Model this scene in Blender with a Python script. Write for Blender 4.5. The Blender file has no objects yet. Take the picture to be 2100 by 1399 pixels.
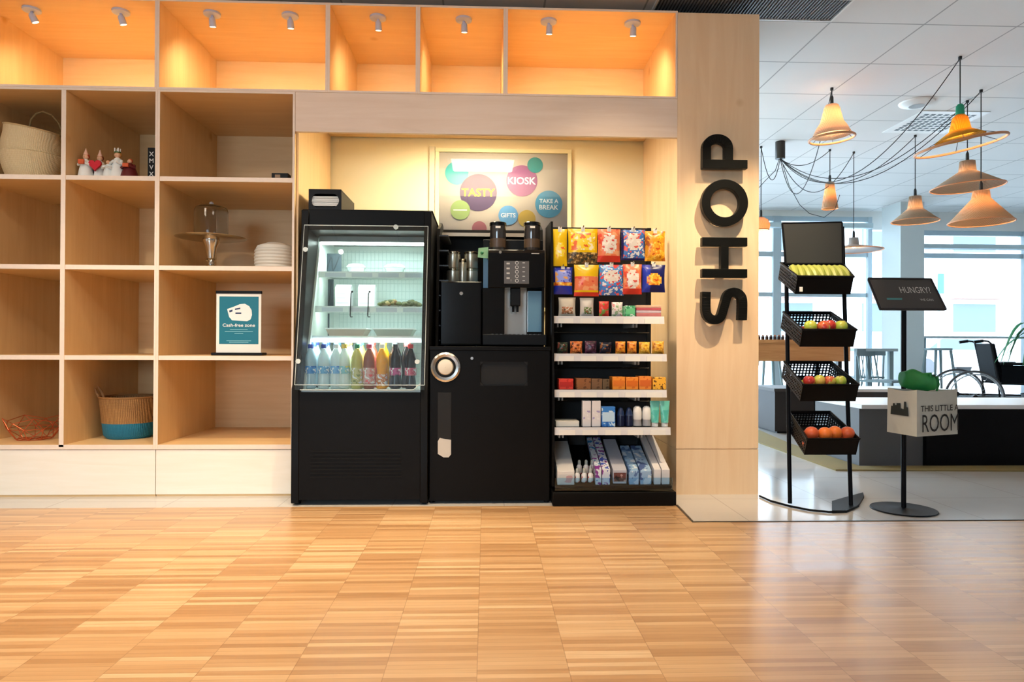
import bpy, bmesh, math, random
from math import sin, cos, pi, radians as R
from mathutils import Vector, Matrix
random.seed(7)
S = bpy.context.scene
COL = S.collection

# ------------------------------------------------------------------ camera
F = 1400.0                      # focal length in pixels of a 2100 px wide frame
CAMZ = 0.865
YAW, PITCH, ROLL = R(2.2), R(0.3), R(-0.25)
_fw = Vector((sin(YAW)*cos(PITCH), cos(YAW)*cos(PITCH), sin(PITCH)))
_rt = Vector((cos(YAW), -sin(YAW), 0))
_up = _rt.cross(_fw)
RT = _rt*cos(ROLL) - _up*sin(ROLL)
UP = _up*cos(ROLL) + _rt*sin(ROLL)
cd = bpy.data.cameras.new('camera'); cam = bpy.data.objects.new('camera', cd); COL.objects.link(cam)
cd.sensor_width = 36; cd.lens = 36*F/2100; cd.clip_end = 200; cd.clip_start = 0.05
M = Matrix((RT, UP, -_fw)).transposed().to_4x4(); M.translation = (0, 0, CAMZ)
cam.matrix_world = M
S.camera = cam

def W(px, py, Y):
    "point seen at pixel (px,py) on the vertical plane at distance Y"
    d = RT*((px-1050)/F) + _fw + UP*((699.5-py)/F)
    d *= Y/d.y
    return Vector((d.x, d.y, d.z+CAMZ))
def G(px, py, z=0.0):
    "point seen at pixel (px,py) on the horizontal plane at height z"
    d = RT*((px-1050)/F) + _fw + UP*((699.5-py)/F)
    d *= (z-CAMZ)/d.z
    return Vector((d.x, d.y, z))

# ------------------------------------------------------------------ view / world / lights
S.view_settings.view_transform = 'Standard'; S.view_settings.look = 'None'
S.view_settings.exposure = 0.42; S.view_settings.gamma = 1.0; S.view_settings.use_curve_mapping = False
w = bpy.data.worlds.new('world'); S.world = w; w.use_nodes = True
bg = w.node_tree.nodes['Background']; bg.inputs[0].default_value = (0.63, 0.83, 1.0, 1); bg.inputs[1].default_value = 11.0

ZC = 2.885; D = 3.92                # ceiling height, distance of the shelf fronts
def area(name, loc, rot, sx, sy, e, col, portal=False, spread=180):
    l = bpy.data.lights.new(name, 'AREA'); l.shape = 'RECTANGLE'; l.size = sx; l.size_y = sy
    l.energy = e; l.color = col; l.cycles.is_portal = portal; l.spread = R(spread)
    o = bpy.data.objects.new(name, l); COL.objects.link(o); o.location = loc; o.rotation_euler = rot; return o
def spot(name, loc, target, e, col, ang=60, blend=.6, r=.03):
    l = bpy.data.lights.new(name, 'SPOT'); l.energy = e; l.color = col; l.spot_size = R(ang); l.spot_blend = blend; l.shadow_soft_size = r
    o = bpy.data.objects.new(name, l); COL.objects.link(o); o.location = loc
    o.rotation_euler = (Vector(target)-Vector(loc)).to_track_quat('-Z', 'Y').to_euler(); return o
def point(name, loc, e, col, r=.03):
    l = bpy.data.lights.new(name, 'POINT'); l.energy = e; l.color = col; l.shadow_soft_size = r
    o = bpy.data.objects.new(name, l); COL.objects.link(o); o.location = loc; return o
WARM = (1.0, .77, .50); WARM2 = (1.0, .80, .58); COOL = (.86, .93, 1.0); DEEP = (1.0, .77, .47)
# daylight through the two window walls
area('window_portal_far', (4.9, 9.9, 1.4), (R(-90), 0, 0), 8.0, 2.7, 1, (1, 1, 1), True)
area('window_portal_rear', (-2.2, -3.95, 1.5), (R(90), 0, 0), 2.4, 1.4, 1, (1, 1, 1), True)
# 60 cm ceiling panels of the shop side (the bodies are built further down)
PANELS = [(-.035, 1.80), (-2.45, 1.80)]
for x, y in PANELS: area('panel_light', (x, y, ZC-.03), (0, 0, 0), .56, .56, 11, WARM2)
# warm downlights washing the floor and the shelf fronts
DOWN = [(-1.9, 2.75), (-1.05, 2.75), (-.25, 2.6), (.75, 2.75), (1.50, 2.85)]
for i, (x, y) in enumerate(DOWN):
    t = [(-1.9, 3.3, 0), (-1.2, 3.0, 0), (-.5, 2.6, 0), (.75, 3.8, 1.0), (1.45, 3.95, .9)][i]
    spot('downlight_beam', (x, y, ZC-.06), t, [60, 85, 125, 50, 160][i], WARM, [78, 78, 78, 70, 46][i], .8, .018)

# ceiling track spots further back, washing the shelves and their plinths
TRACK = [((-2.5, 1.3), (-2.6, D, .5)), ((-1.4, 1.3), (-1.5, D, .5))]
for i, ((x, y), t) in enumerate(TRACK): spot('track_spot_beam', (x, y, ZC-.16), t, [60, 54][i], (1.0, .88, .74), 52, .6, .02)
# ------------------------------------------------------------------ materials
MATS = {}
def srgb(r, g, b):
    f = lambda c: (c/255/12.92) if c/255 <= .04045 else ((c/255+.055)/1.055)**2.4
    return (f(r), f(g), f(b), 1)
def mat(name, col, rough=.5, metal=0, spec=.5, emit=None, es=0, trans=0, ior=1.45, coat=0, bump=None, var=0, vs=8, alpha=1, sss=0):
    if name in MATS: return MATS[name]
    m = bpy.data.materials.new(name); m.use_nodes = True; nt = m.node_tree; b = nt.nodes['Principled BSDF']
    if len(col) == 3: col = srgb(*col)
    b.inputs['Base Color'].default_value = col; b.inputs['Roughness'].default_value = rough
    b.inputs['Metallic'].default_value = metal; b.inputs['Specular IOR Level'].default_value = spec
    b.inputs['Transmission Weight'].default_value = trans; b.inputs['IOR'].default_value = ior; b.inputs['Coat Weight'].default_value = coat
    b.inputs['Alpha'].default_value = alpha
    if emit: b.inputs['Emission Color'].default_value = emit; b.inputs['Emission Strength'].default_value = es
    tc = nt.nodes.new('ShaderNodeTexCoord')
    n = nt.nodes.new('ShaderNodeTexNoise'); n.inputs['Scale'].default_value = vs; n.inputs['Detail'].default_value = 4
    nt.links.new(tc.outputs['Object'], n.inputs['Vector'])
    if var:
        mx = nt.nodes.new('ShaderNodeMix'); mx.data_type = 'RGBA'
        mx.inputs[6].default_value = tuple(c*(1-var) for c in col[:3])+(1,); mx.inputs[7].default_value = tuple(min(1, c*(1+var)) for c in col[:3])+(1,)
        nt.links.new(n.outputs['Fac'], mx.inputs[0]); nt.links.new(mx.outputs[2], b.inputs['Base Color'])
    if bump:
        bp = nt.nodes.new('ShaderNodeBump'); bp.inputs['Strength'].default_value = bump
        nt.links.new(n.outputs['Fac'], bp.inputs['Height']); nt.links.new(bp.outputs['Normal'], b.inputs['Normal'])
    MATS[name] = m; return m
def wood(name, c1, c2, axis='X', rough=.45, scale=1.0, knots=True):
    m = bpy.data.materials.new(name); m.use_nodes = True; nt = m.node_tree; b = nt.nodes['Principled BSDF']; L = nt.links.new
    g = nt.nodes.new('ShaderNodeNewGeometry'); mp = nt.nodes.new('ShaderNodeMapping'); L(g.outputs['Position'], mp.inputs['Vector'])
    sc = {'X': (.7, 9, 9), 'Z': (9, 9, .7), 'Y': (9, .7, 9)}[axis]
    mp.inputs['Scale'].default_value = tuple(s*scale for s in sc)
    n = nt.nodes.new('ShaderNodeTexNoise'); n.inputs['Scale'].default_value = 2.2; n.inputs['Detail'].default_value = 7; n.inputs['Roughness'].default_value = .6; n.inputs['Distortion'].default_value = .9
    L(mp.outputs[0], n.inputs['Vector'])
    cr = nt.nodes.new('ShaderNodeValToRGB'); cr.color_ramp.elements[0].position = .3; cr.color_ramp.elements[1].position = .72
    cr.color_ramp.elements[0].color = srgb(*c2); cr.color_ramp.elements[1].color = srgb(*c1); L(n.outputs['Fac'], cr.inputs[0])
    out = cr.outputs[0]
    if knots:
        v = nt.nodes.new('ShaderNodeTexVoronoi'); v.inputs['Scale'].default_value = 1.6; L(g.outputs['Position'], v.inputs['Vector'])
        k = nt.nodes.new('ShaderNodeValToRGB'); k.color_ramp.elements[0].position = .02; k.color_ramp.elements[1].position = .06
        k.color_ramp.elements[0].color = (.78, .66, .5, 1); k.color_ramp.elements[1].color = (1, 1, 1, 1); L(v.outputs['Distance'], k.inputs[0])
        mx = nt.nodes.new('ShaderNodeMix'); mx.data_type = 'RGBA'; mx.blend_type = 'MULTIPLY'; mx.inputs[0].default_value = 1
        L(out, mx.inputs[6]); L(k.outputs[0], mx.inputs[7]); out = mx.outputs[2]
    L(out, b.inputs['Base Color']); b.inputs['Roughness'].default_value = rough
    MATS[name] = m; return m
def pane(name, tint=(1, 1, 1, 1), refl=1.0, rough=0.0, base=.04, tr=1.0):
    m = bpy.data.materials.new(name); m.use_nodes = True; nt = m.node_tree; nt.nodes.clear(); L = nt.links.new
    o = nt.nodes.new('ShaderNodeOutputMaterial'); t = nt.nodes.new('ShaderNodeBsdfTransparent'); t.inputs[0].default_value = tint
    g = nt.nodes.new('ShaderNodeBsdfGlossy'); g.inputs['Roughness'].default_value = rough
    fr = nt.nodes.new('ShaderNodeFresnel'); fr.inputs[0].default_value = 1.5
    mu = nt.nodes.new('ShaderNodeMath'); mu.operation = 'MULTIPLY'; mu.inputs[1].default_value = refl; L(fr.outputs[0], mu.inputs[0])
    mx = nt.nodes.new('ShaderNodeMixShader'); L(mu.outputs[0], mx.inputs[0]); L(t.outputs[0], mx.inputs[1]); L(g.outputs[0], mx.inputs[2]); L(mx.outputs[0], o.inputs[0])
    MATS[name] = m; return m
def pattern(name, a, b_, c, scale=60, rough=.3, stretch=(1, 1, 1)):
    "printed packaging: blotches of three inks"
    m = bpy.data.materials.new(name); m.use_nodes = True; nt = m.node_tree; b = nt.nodes['Principled BSDF']; L = nt.links.new
    tc = nt.nodes.new('ShaderNodeTexCoord'); mp = nt.nodes.new('ShaderNodeMapping'); mp.inputs['Scale'].default_value = stretch
    L(tc.outputs['Object'], mp.inputs['Vector'])
    n = nt.nodes.new('ShaderNodeTexNoise'); n.inputs['Scale'].default_value = scale; n.inputs['Detail'].default_value = 1.5; L(mp.outputs[0], n.inputs['Vector'])
    cr = nt.nodes.new('ShaderNodeValToRGB'); cr.color_ramp.interpolation = 'CONSTANT'
    e = cr.color_ramp.elements; e[0].position = 0; e[0].color = srgb(*c); e[1].position = .42; e[1].color = srgb(*a); x = e.new(.60); x.color = srgb(*b_)
    L(n.outputs['Fac'], cr.inputs[0]); L(cr.outputs[0], b.inputs['Base Color']); b.inputs['Roughness'].default_value = rough
    MATS[name] = m; return m
def weave(name, c1, c2, scale=60, trans=0.0, bump=.6):
    m = bpy.data.materials.new(name); m.use_nodes = True; nt = m.node_tree; b = nt.nodes['Principled BSDF']; L = nt.links.new
    tc = nt.nodes.new('ShaderNodeTexCoord'); 
    w1 = nt.nodes.new('ShaderNodeTexWave'); w1.bands_direction = 'Z'; w1.inputs['Scale'].default_value = scale; w1.inputs['Distortion'].default_value = 2
    w2 = nt.nodes.new('ShaderNodeTexWave'); w2.bands_direction = 'X'; w2.inputs['Scale'].default_value = scale*.6; w2.inputs['Distortion'].default_value = 2
    L(tc.outputs['Object'], w1.inputs['Vector']); L(tc.outputs['Object'], w2.inputs['Vector'])
    mu = nt.nodes.new('ShaderNodeMath'); mu.operation = 'MULTIPLY'; L(w1.outputs['Fac'], mu.inputs[0]); L(w2.outputs['Fac'], mu.inputs[1])
    cr = nt.nodes.new('ShaderNodeValToRGB'); cr.color_ramp.elements[0].color = srgb(*c2); cr.color_ramp.elements[1].color = srgb(*c1); cr.color_ramp.elements[1].position = .6
    L(mu.outputs[0], cr.inputs[0]); L(cr.outputs[0], b.inputs['Base Color']); b.inputs['Roughness'].default_value = .7
    bp = nt.nodes.new('ShaderNodeBump'); bp.inputs['Strength'].default_value = bump; bp.inputs['Distance'].default_value = .004; L(mu.outputs[0], bp.inputs['Height']); L(bp.outputs[0], b.inputs['Normal'])
    if trans:
        tr = nt.nodes.new('ShaderNodeBsdfTranslucent'); L(cr.outputs[0], tr.inputs[0]); mx = nt.nodes.new('ShaderNodeMixShader'); mx.inputs[0].default_value = trans
        o = nt.nodes['Material Output']; L(b.outputs[0], mx.inputs[1]); L(tr.outputs[0], mx.inputs[2]); L(mx.outputs[0], o.inputs[0])
    MATS[name] = m; return m

BIRCH = wood('birch_plywood', (236, 202, 150), (226, 188, 134), 'X', .42)
BIRCHZ = wood('birch_plywood_upright', (236, 202, 150), (226, 188, 134), 'Z', .42)
BIRCHLIT = wood('birch_painted_daylight', (248, 242, 232), (242, 234, 220), 'X', .42)  # birch whitened: the strong daylight on the plinths is painted into the colour
EDGE = mat('plywood_edge', (238, 220, 204), .5, var=.06, vs=40)
WOODC = wood('counter_wood', (214, 160, 110), (176, 116, 68), 'X', .4)
BLACK = mat('black_laminate', (14, 13, 13), .42, spec=.12)
BLACKG = mat('black_gloss', (8, 9, 12), .12, spec=.35)
BLACKM = mat('black_metal', (14, 14, 16), .4, spec=.3)
BLACKP = mat('black_plastic', (16, 17, 20), .45, spec=.2)
DARK = mat('dark_recess', (4, 4, 5), .6)
STEEL = mat('brushed_steel', (190, 188, 184), .22, metal=1)
CHROME = mat('chrome', (225, 222, 218), .07, metal=1)
WHITE = mat('white_plastic', (235, 234, 232), .4)
PAPER = mat('white_paper', (240, 238, 232), .7)
GREYP = mat('grey_plastic', (150, 152, 152), .4)
GLASS = pane('clear_glass', refl=1.0)
GLASSD = pane('smoked_glass', (.25, .27, .3, 1), 1.2)
PLEXI = pane('clear_acrylic', (.93, .97, .96, 1), 1.0)

# parquet of short strips in aligned columns
def parquet():
    m = bpy.data.materials.new('oak_strip_parquet'); m.use_nodes = True; nt = m.node_tree; b = nt.nodes['Principled BSDF']; L = nt.links.new
    g = nt.nodes.new('ShaderNodeNewGeometry'); sx = nt.nodes.new('ShaderNodeSeparateXYZ'); L(g.outputs['Position'], sx.inputs[0])
    def math_(op, a, b2=None, v=None):
        n = nt.nodes.new('ShaderNodeMath'); n.operation = op
        if hasattr(a, 'links'): L(a, n.inputs[0])
        else: n.inputs[0].default_value = a
        if b2 is not None:
            if hasattr(b2, 'links'): L(b2, n.inputs[1])
            else: n.inputs[1].default_value = b2
        return n.outputs[0]
    colx = math_('DIVIDE', math_('ADD', sx.outputs[0], .02), .244); ci = math_('FLOOR', colx)
    wn = nt.nodes.new('ShaderNodeTexWhiteNoise'); wn.noise_dimensions = '1D'; L(ci, wn.inputs['W'])
    row = math_('ADD', math_('DIVIDE', sx.outputs[1], .0235), wn.outputs['Value']); ri = math_('FLOOR', row)
    cb = nt.nodes.new('ShaderNodeCombineXYZ'); L(ci, cb.inputs[0]); L(ri, cb.inputs[1])
    w2 = nt.nodes.new('ShaderNodeTexWhiteNoise'); w2.noise_dimensions = '2D'; L(cb.outputs[0], w2.inputs['Vector'])
    # wider blocks vary together
    bi = math_('FLOOR', math_('DIVIDE', sx.outputs[1], .1645)); cb2 = nt.nodes.new('ShaderNodeCombineXYZ'); L(ci, cb2.inputs[0]); L(bi, cb2.inputs[1])
    w3 = nt.nodes.new('ShaderNodeTexWhiteNoise'); w3.noise_dimensions = '2D'; L(cb2.outputs[0], w3.inputs['Vector'])
    mp = nt.nodes.new('ShaderNodeMapping'); mp.inputs['Scale'].default_value = (4, 60, 1); L(g.outputs['Position'], mp.inputs['Vector'])
    n = nt.nodes.new('ShaderNodeTexNoise'); n.inputs['Scale'].default_value = 1.5; n.inputs['Detail'].default_value = 5; L(mp.outputs[0], n.inputs['Vector'])
    s = math_('ADD', math_('MULTIPLY', w2.outputs['Value'], .56), math_('MULTIPLY', w3.outputs['Value'], .12))
    s = math_('ADD', s, math_('MULTIPLY', n.outputs['Fac'], .3))
    cr = nt.nodes.new('ShaderNodeValToRGB'); e = cr.color_ramp.elements
    e[0].position = .1; e[0].color = srgb(170, 126, 82); e[1].position = .95; e[1].color = srgb(236, 206, 164)
    x = e.new(.4); x.color = srgb(198, 154, 108); x = e.new(.7); x.color = srgb(214, 174, 128)
    L(s, cr.inputs[0])
    fr = math_('FRACT', row); gap = math_('LESS_THAN', fr, .05); fx = math_('FRACT', colx); gx = math_('LESS_THAN', fx, .008)
    gg = math_('MAXIMUM', gap, gx)
    mx = nt.nodes.new('ShaderNodeMix'); mx.data_type = 'RGBA'; L(math_('MULTIPLY', gg, .45), mx.inputs[0]); L(cr.outputs[0], mx.inputs[6]); mx.inputs[7].default_value = srgb(110, 70, 36)
    L(mx.outputs[2], b.inputs['Base Color'])
    rr = math_('ADD', math_('MULTIPLY', w2.outputs['Value'], .10), .30); L(rr, b.inputs['Roughness'])
    b.inputs['Specular IOR Level'].default_value = .6; b.inputs['Coat Weight'].default_value = .35; b.inputs['Coat Roughness'].default_value = .25
    return m
def tiles(name, col, size, ox, oy, line, lw, rough, linefac=.5, sizey=None, noise=.04, spec=.5):
    m = bpy.data.materials.new(name); m.use_nodes = True; nt = m.node_tree; b = nt.nodes['Principled BSDF']; L = nt.links.new
    g = nt.nodes.new('ShaderNodeNewGeometry'); sx = nt.nodes.new('ShaderNodeSeparateXYZ'); L(g.outputs['Position'], sx.inputs[0])
    def M_(op, a, v):
        n = nt.nodes.new('ShaderNodeMath'); n.operation = op; L(a, n.inputs[0])
        if hasattr(v, 'links'): L(v, n.inputs[1])
        else: n.inputs[1].default_value = v
        return n.outputs[0]
    def ln(o, off, sz):
        fr = M_('FRACT', M_('DIVIDE', M_('ADD', o, 60*sz-off), sz), 0); return M_('LESS_THAN', fr, lw/sz)
    gg = M_('MAXIMUM', ln(sx.outputs[0], ox, size), ln(sx.outputs[1], oy, sizey or size))
    n = nt.nodes.new('ShaderNodeTexNoise'); n.inputs['Scale'].default_value = 3; n.inputs['Detail'].default_value = 6; L(g.outputs['Position'], n.inputs['Vector'])
    c = srgb(*col); m1 = nt.nodes.new('ShaderNodeMix'); m1.data_type = 'RGBA'; L(n.outputs['Fac'], m1.inputs[0])
    m1.inputs[6].default_value = tuple(k*(1-noise*2) for k in c[:3])+(1,); m1.inputs[7].default_value = tuple(min(1, k*(1+noise)) for k in c[:3])+(1,)
    mx = nt.nodes.new('ShaderNodeMix'); mx.data_type = 'RGBA'; L(M_('MULTIPLY', gg, linefac), mx.inputs[0]); L(m1.outputs[2], mx.inputs[6]); mx.inputs[7].default_value = srgb(*line)
    L(mx.outputs[2], b.inputs['Base Color']); b.inputs['Roughness'].default_value = rough; b.inputs['Specular IOR Level'].default_value = spec
    return m

# ------------------------------------------------------------------ mesh builder
_tc = {}
def text_mesh(s, bold):
    k = (s, bold)
    if k not in _tc:
        c = bpy.data.curves.new('t', 'FONT'); c.body = s; c.size = 1; c.align_x = 'CENTER'; c.align_y = 'CENTER'; c.offset = bold; c.resolution_u = 3
        o = bpy.data.objects.new('t', c); me = bpy.data.meshes.new_from_object(o)
        vs = [v.co.copy() for v in me.vertices]; fs = [tuple(p.vertices) for p in me.polygons]
        bpy.data.objects.remove(o); bpy.data.meshes.remove(me); bpy.data.curves.remove(c)
        xs = [v.x for v in vs]; ys = [v.y for v in vs]
        cx, cy = (max(xs)+min(xs))/2, (max(ys)+min(ys))/2
        _tc[k] = ([Vector((v.x-cx, v.y-cy, 0)) for v in vs], fs, max(xs)-min(xs), max(ys)-min(ys))
    return _tc[k]
class MB:
    def __init__(s): s.v = []; s.f = []; s.m = []; s.s = []
    def add(s, vs, fs, m=0, sm=False):
        o = len(s.v); s.v += [Vector(v) for v in vs]; s.f += [tuple(i+o for i in f) for f in fs]; s.m += [m]*len(fs); s.s += [sm]*len(fs); return s
    def box(s, x0, x1, y0, y1, z0, z1, m=0):
        v = [(x, y, z) for x in (x0, x1) for y in (y0, y1) for z in (z0, z1)]
        return s.add(v, [(0, 1, 3, 2), (4, 6, 7, 5), (0, 4, 5, 1), (2, 3, 7, 6), (0, 2, 6, 4), (1, 5, 7, 3)], m)
    def hexa(s, p, m=0):     # 8 points: 4 bottom ring, 4 top ring
        return s.add(p, [(0, 3, 2, 1), (4, 5, 6, 7), (0, 1, 5, 4), (1, 2, 6, 5), (2, 3, 7, 6), (3, 0, 4, 7)], m)
    def quad(s, a, b, c, d, m=0): return s.add([a, b, c, d], [(0, 1, 2, 3)], m)
    def prism(s, poly, axis, a, b, m=0, sm=False):
        n = len(poly)
        f = {'X': lambda p, t: (t, p[0], p[1]), 'Y': lambda p, t: (p[0], t, p[1]), 'Z': lambda p, t: (p[0], p[1], t)}[axis]
        v = [f(p, a) for p in poly]+[f(p, b) for p in poly]
        s.add(v, [tuple(range(n)), tuple(range(2*n-1, n-1, -1))], m)
        o = len(s.v)-2*n
        for i in range(n): s.f.append((o+i, o+(i+1) % n, o+n+(i+1) % n, o+n+i)); s.m.append(m); s.s.append(sm)
        return s
    def loft(s, rings, m=0, cap=True, sm=True, closed=True):
        n = len(rings[0]); v = [p for r in rings for p in r]; fs = []
        for k in range(len(rings)-1):
            for i in range(n if closed else n-1):
                j = (i+1) % n; fs.append((k*n+i, k*n+j, (k+1)*n+j, (k+1)*n+i))
        s.add(v, fs, m, sm)
        if cap: 
            o = len(s.v)-len(v); s.f += [tuple(o+i for i in range(n)), tuple(o+(len(rings)-1)*n+i for i in reversed(range(n)))]; s.m += [m, m]; s.s += [False, False]
        return s
    def lathe(s, prof, cx=0, cy=0, n=24, m=0, cap=True, sx=1, sy=1):
        return s.loft([[(cx+r*cos(2*pi*i/n)*sx, cy+r*sin(2*pi*i/n)*sy, z) for i in range(n)] for r, z in prof], m, cap)
    def tube(s, pts, r, n=8, m=0, closed=False):
        pts = [Vector(p) for p in pts]; rings = []; N = len(pts); prev = None
        for i, p in enumerate(pts):
            if closed: t = pts[(i+1) % N]-pts[i-1]
            else: t = pts[min(i+1, N-1)]-pts[max(i-1, 0)]
            t.normalize()
            if prev is None: a = t.orthogonal().normalized()
            else: a = (prev-t*prev.dot(t)); a = a.normalized() if a.length > 1e-6 else t.orthogonal().normalized()
            prev = a; b = t.cross(a); rr = r[i] if isinstance(r, (list, tuple)) else r
            rings.append([p+a*rr*cos(2*pi*k/n)+b*rr*sin(2*pi*k/n) for k in range(n)])
        if closed: rings.append(rings[0])
        return s.loft(rings, m, not closed)
    def cyl(s, a, b, r, n=20, m=0): return s.tube([a, b], r, n, m)
    def ball(s, c, r, n=14, m=0, sz=1):
        prof = [(max(1e-4, r*sin(pi*k/(n//2+2))), -r*sz*cos(pi*k/(n//2+2))) for k in range(n//2+3)]
        return s.lathe([(a, c[2]+b) for a, b in prof], c[0], c[1], n, m)
    def text(s, t, c, u, v, h=None, wd=None, m=0, bold=.0, off=0.001):
        vs, fs, tw, th = text_mesh(t, bold); u = Vector(u).normalized(); v = Vector(v).normalized(); nrm = u.cross(v); c = Vector(c)
        if h and wd: a, b = wd/tw, h/th
        elif h: a = b = h/th
        else: a = b = wd/tw
        return s.add([c+u*p.x*a+v*p.y*b+nrm*off for p in vs], fs, m)
    def ribbon(s, path, wdt, m, frame, t0, t1):
        "flat stroke of given width along a 2D path, extruded between t0 and t1 along the normal"
        P = [Vector(p) for p in path]; L_, R_ = [], []
        for i, p in enumerate(P):
            t = (P[min(i+1, len(P)-1)]-P[max(i-1, 0)]).normalized(); n = Vector((-t.y, t.x))
            L_.append(p+n*wdt/2); R_.append(p-n*wdt/2)
        for i in range(len(P)-1):
            q = [L_[i], L_[i+1], R_[i+1], R_[i]]
            s.hexa([frame(a.x, a.y, t0) for a in q]+[frame(a.x, a.y, t1) for a in q], m)
        return s
    def xf(s, Mx): s.v = [Mx @ v for v in s.v]; return s
    def build(s, name, mats, parent=None, label=None, cat=None, group=None, kind=None, bev=0, local=False, solid=0):
        if not isinstance(mats, (list, tuple)): mats = [mats]
        if parent is not None:
            org = Vector((0, 0, 0)) if local else ORG[parent.name]
        else:
            xs = [v.x for v in s.v]; ys = [v.y for v in s.v]; zs = [v.z for v in s.v]
            org = Vector(((min(xs)+max(xs))/2, (min(ys)+max(ys))/2, min(zs)))
        me = bpy.data.meshes.new(name)
        me.from_pydata([tuple(v-org) for v in s.v], [], s.f)
        for i, p in enumerate(me.polygons): p.material_index = s.m[i]; p.use_smooth = s.s[i]
        bm = bmesh.new(); bm.from_mesh(me); bmesh.ops.recalc_face_normals(bm, faces=bm.faces); bm.to_mesh(me); bm.free()
        for mm in mats: me.materials.append(mm)
        me.set_sharp_from_angle(angle=R(38))
        o = bpy.data.objects.new(name, me); COL.objects.link(o)
        if parent is not None: o.parent = parent; ORG[o.name] = ORG[parent.name] if not local else ORG.get(parent.name, Vector())
        else: o.location = org; ORG[o.name] = org
        if label: o['label'] = label
        if cat: o['category'] = cat
        if group: o['group'] = group
        if kind: o['kind'] = kind
        if solid:
            md = o.modifiers.new('solid', 'SOLIDIFY'); md.thickness = solid; md.offset = 0
        if bev:
            md = o.modifiers.new('bevel', 'BEVEL'); md.width = bev; md.segments = 2; md.limit_method = 'ANGLE'; md.angle_limit = R(40)
        return o
ORG = {}
def T(name, label, cat, loc, group=None, rz=0):
    o = bpy.data.objects.new(name, None); COL.objects.link(o); o.location = loc; o.rotation_euler[2] = rz; o.empty_display_size = .05
    o['label'] = label; o['category'] = cat
    if group: o['group'] = group
    ORG[o.name] = Vector(loc); return o
def copy_tree(o, parent=None):
    c = o.copy(); COL.objects.link(c); c.parent = parent
    for ch in [x for x in bpy.data.objects if x.parent == o]: copy_tree(ch, c)
    ORG[c.name] = ORG.get(o.name, Vector())
    return c
def struct(mb, name, m, bev=0): return mb.build(name, m, kind='structure', bev=bev)
def bx(*a): return MB().box(*a)

#==SECTION2==
# ================================================================== room shell
YB = 4.75
X = lambda px, py=560, Y=D: W(px, py, Y).x
Z = lambda py, px=600, Y=D: W(px, py, Y).z
XL, XR, YR, YF = -5.2, 9.2, -4.0, 10.0
y_in = G(1700, 1070).y; xa, xb = G(1391, 1041).x, G(1418, 1070).x; y_out = 3.66
struct(MB().prism([(XL, YR), (XR, YR), (XR, y_in), (xb, y_in), (xa, y_out), (XL, y_out)], 'Z', -.06, 0), 'floor', parquet())
TILE = tiles('pale_stone_tile', (205, 202, 198), .6, .1, .2, (150, 146, 140), .006, .12, .45)
struct(MB().prism([(XL, y_out), (xa, y_out), (xb, y_in), (XR, y_in), (XR, YF), (XL, YF)], 'Z', -.06, 0), 'floor', TILE)
struct(MB().prism([(xa, y_out), (xb, y_in), (XR, y_in), (XR, y_in+.012), (xb+.01, y_in+.012), (xa+.012, y_out)], 'Z', 0, .003), 'trim_1', mat('dark_floor_profile', (70, 66, 62), .4, metal=.6))
CEIL = tiles('ceiling_tile', (226, 224, 222), .6, 2.134, 4.165, (150, 150, 150), .011, .85, .8, noise=.015)
struct(bx(XL, XR, YR, YF, ZC, ZC+.05), 'ceiling', CEIL)
WALLM = mat('wall_paint', (226, 224, 220), .8, var=.02)
struct(bx(XL-.1, XL, YR, YF, 0, ZC), 'wall_left', WALLM)
struct(bx(XR, XR+.1, YR, YF, 0, ZC), 'wall_right', WALLM)
colr = X(1556); coll = X(1388)
struct(bx(XL, colr-.02, YB+.03, YB+.15, 0, ZC), 'wall_back', mat('cream_wall', (238, 226, 190), .75, var=.02))
rw = MB(); rw.box(XL, XR, YR-.1, YR, 0, .8).box(XL, XR, YR-.1, YR, 2.2, ZC).box(XL, -3.4, YR-.1, YR, .8, 2.2).box(-1.0, XR, YR-.1, YR, .8, 2.2)
struct(rw, 'wall_front', WALLM)
wf = MB().box(-3.4, -1.0, YR-.08, YR-.02, .8, .86).box(-3.4, -1.0, YR-.08, YR-.02, 2.14, 2.2)
for k in range(3): wf.box(-3.4+k*1.17, -3.34+k*1.17, YR-.08, YR-.02, .8, 2.2)
struct(wf, 'window_3', WHITE)

# far window wall: header, sill rail, piers, glazing
FRM = mat('pale_blue_grey_frame', (176, 190, 198), .5)
pierL, pierR = W(1838, 600, 9.4).x, W(1886, 600, 9.4).x
struct(MB().box(colr-.4, pierL, YF, YF+.15, 2.80, ZC).box(pierL, XR, YF, YF+.15, 2.61, ZC).box(colr-.4, XR, YF, YF+.15, 0, .06), 'wall_far', WALLM)
struct(bx(pierL, pierR, 9.3, 9.75, 0, ZC), 'wall_pier', mat('pale_pier', (206, 214, 216), .7))
for i, (x0, x1) in enumerate([(colr-.4, pierL), (pierR, XR)]):
    f = MB()
    zt = 2.80 if i == 0 else 2.61
    f.box(x0, x1, YF+.02, YF+.1, zt-.07, zt); f.box(x0, x1, YF+.02, YF+.1, .06, .14)
    f.box(x0, x1, YF+.02, YF+.1, 2.20, 2.27)
    if i == 0: f.box(x0, x1, YF+.03, YF+.09, 1.60, 1.66)
    for px in ([1594] if i == 0 else [2108]):
        xm = W(px, 600, YF).x; f.box(xm-.06, xm+.06, YF, YF+.12, .06, zt)
    f.box(x0, x0+.06, YF, YF+.12, .06, zt); f.box(x1-.06, x1, YF, YF+.12, .06, zt)
    fo = struct(f, 'window_%d' % (i+1), FRM)
    g = bx(x0+.05, x1-.05, YF+.055, YF+.061, .14, zt-.07); gp = g.build('window_pane', GLASS, fo)
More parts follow.
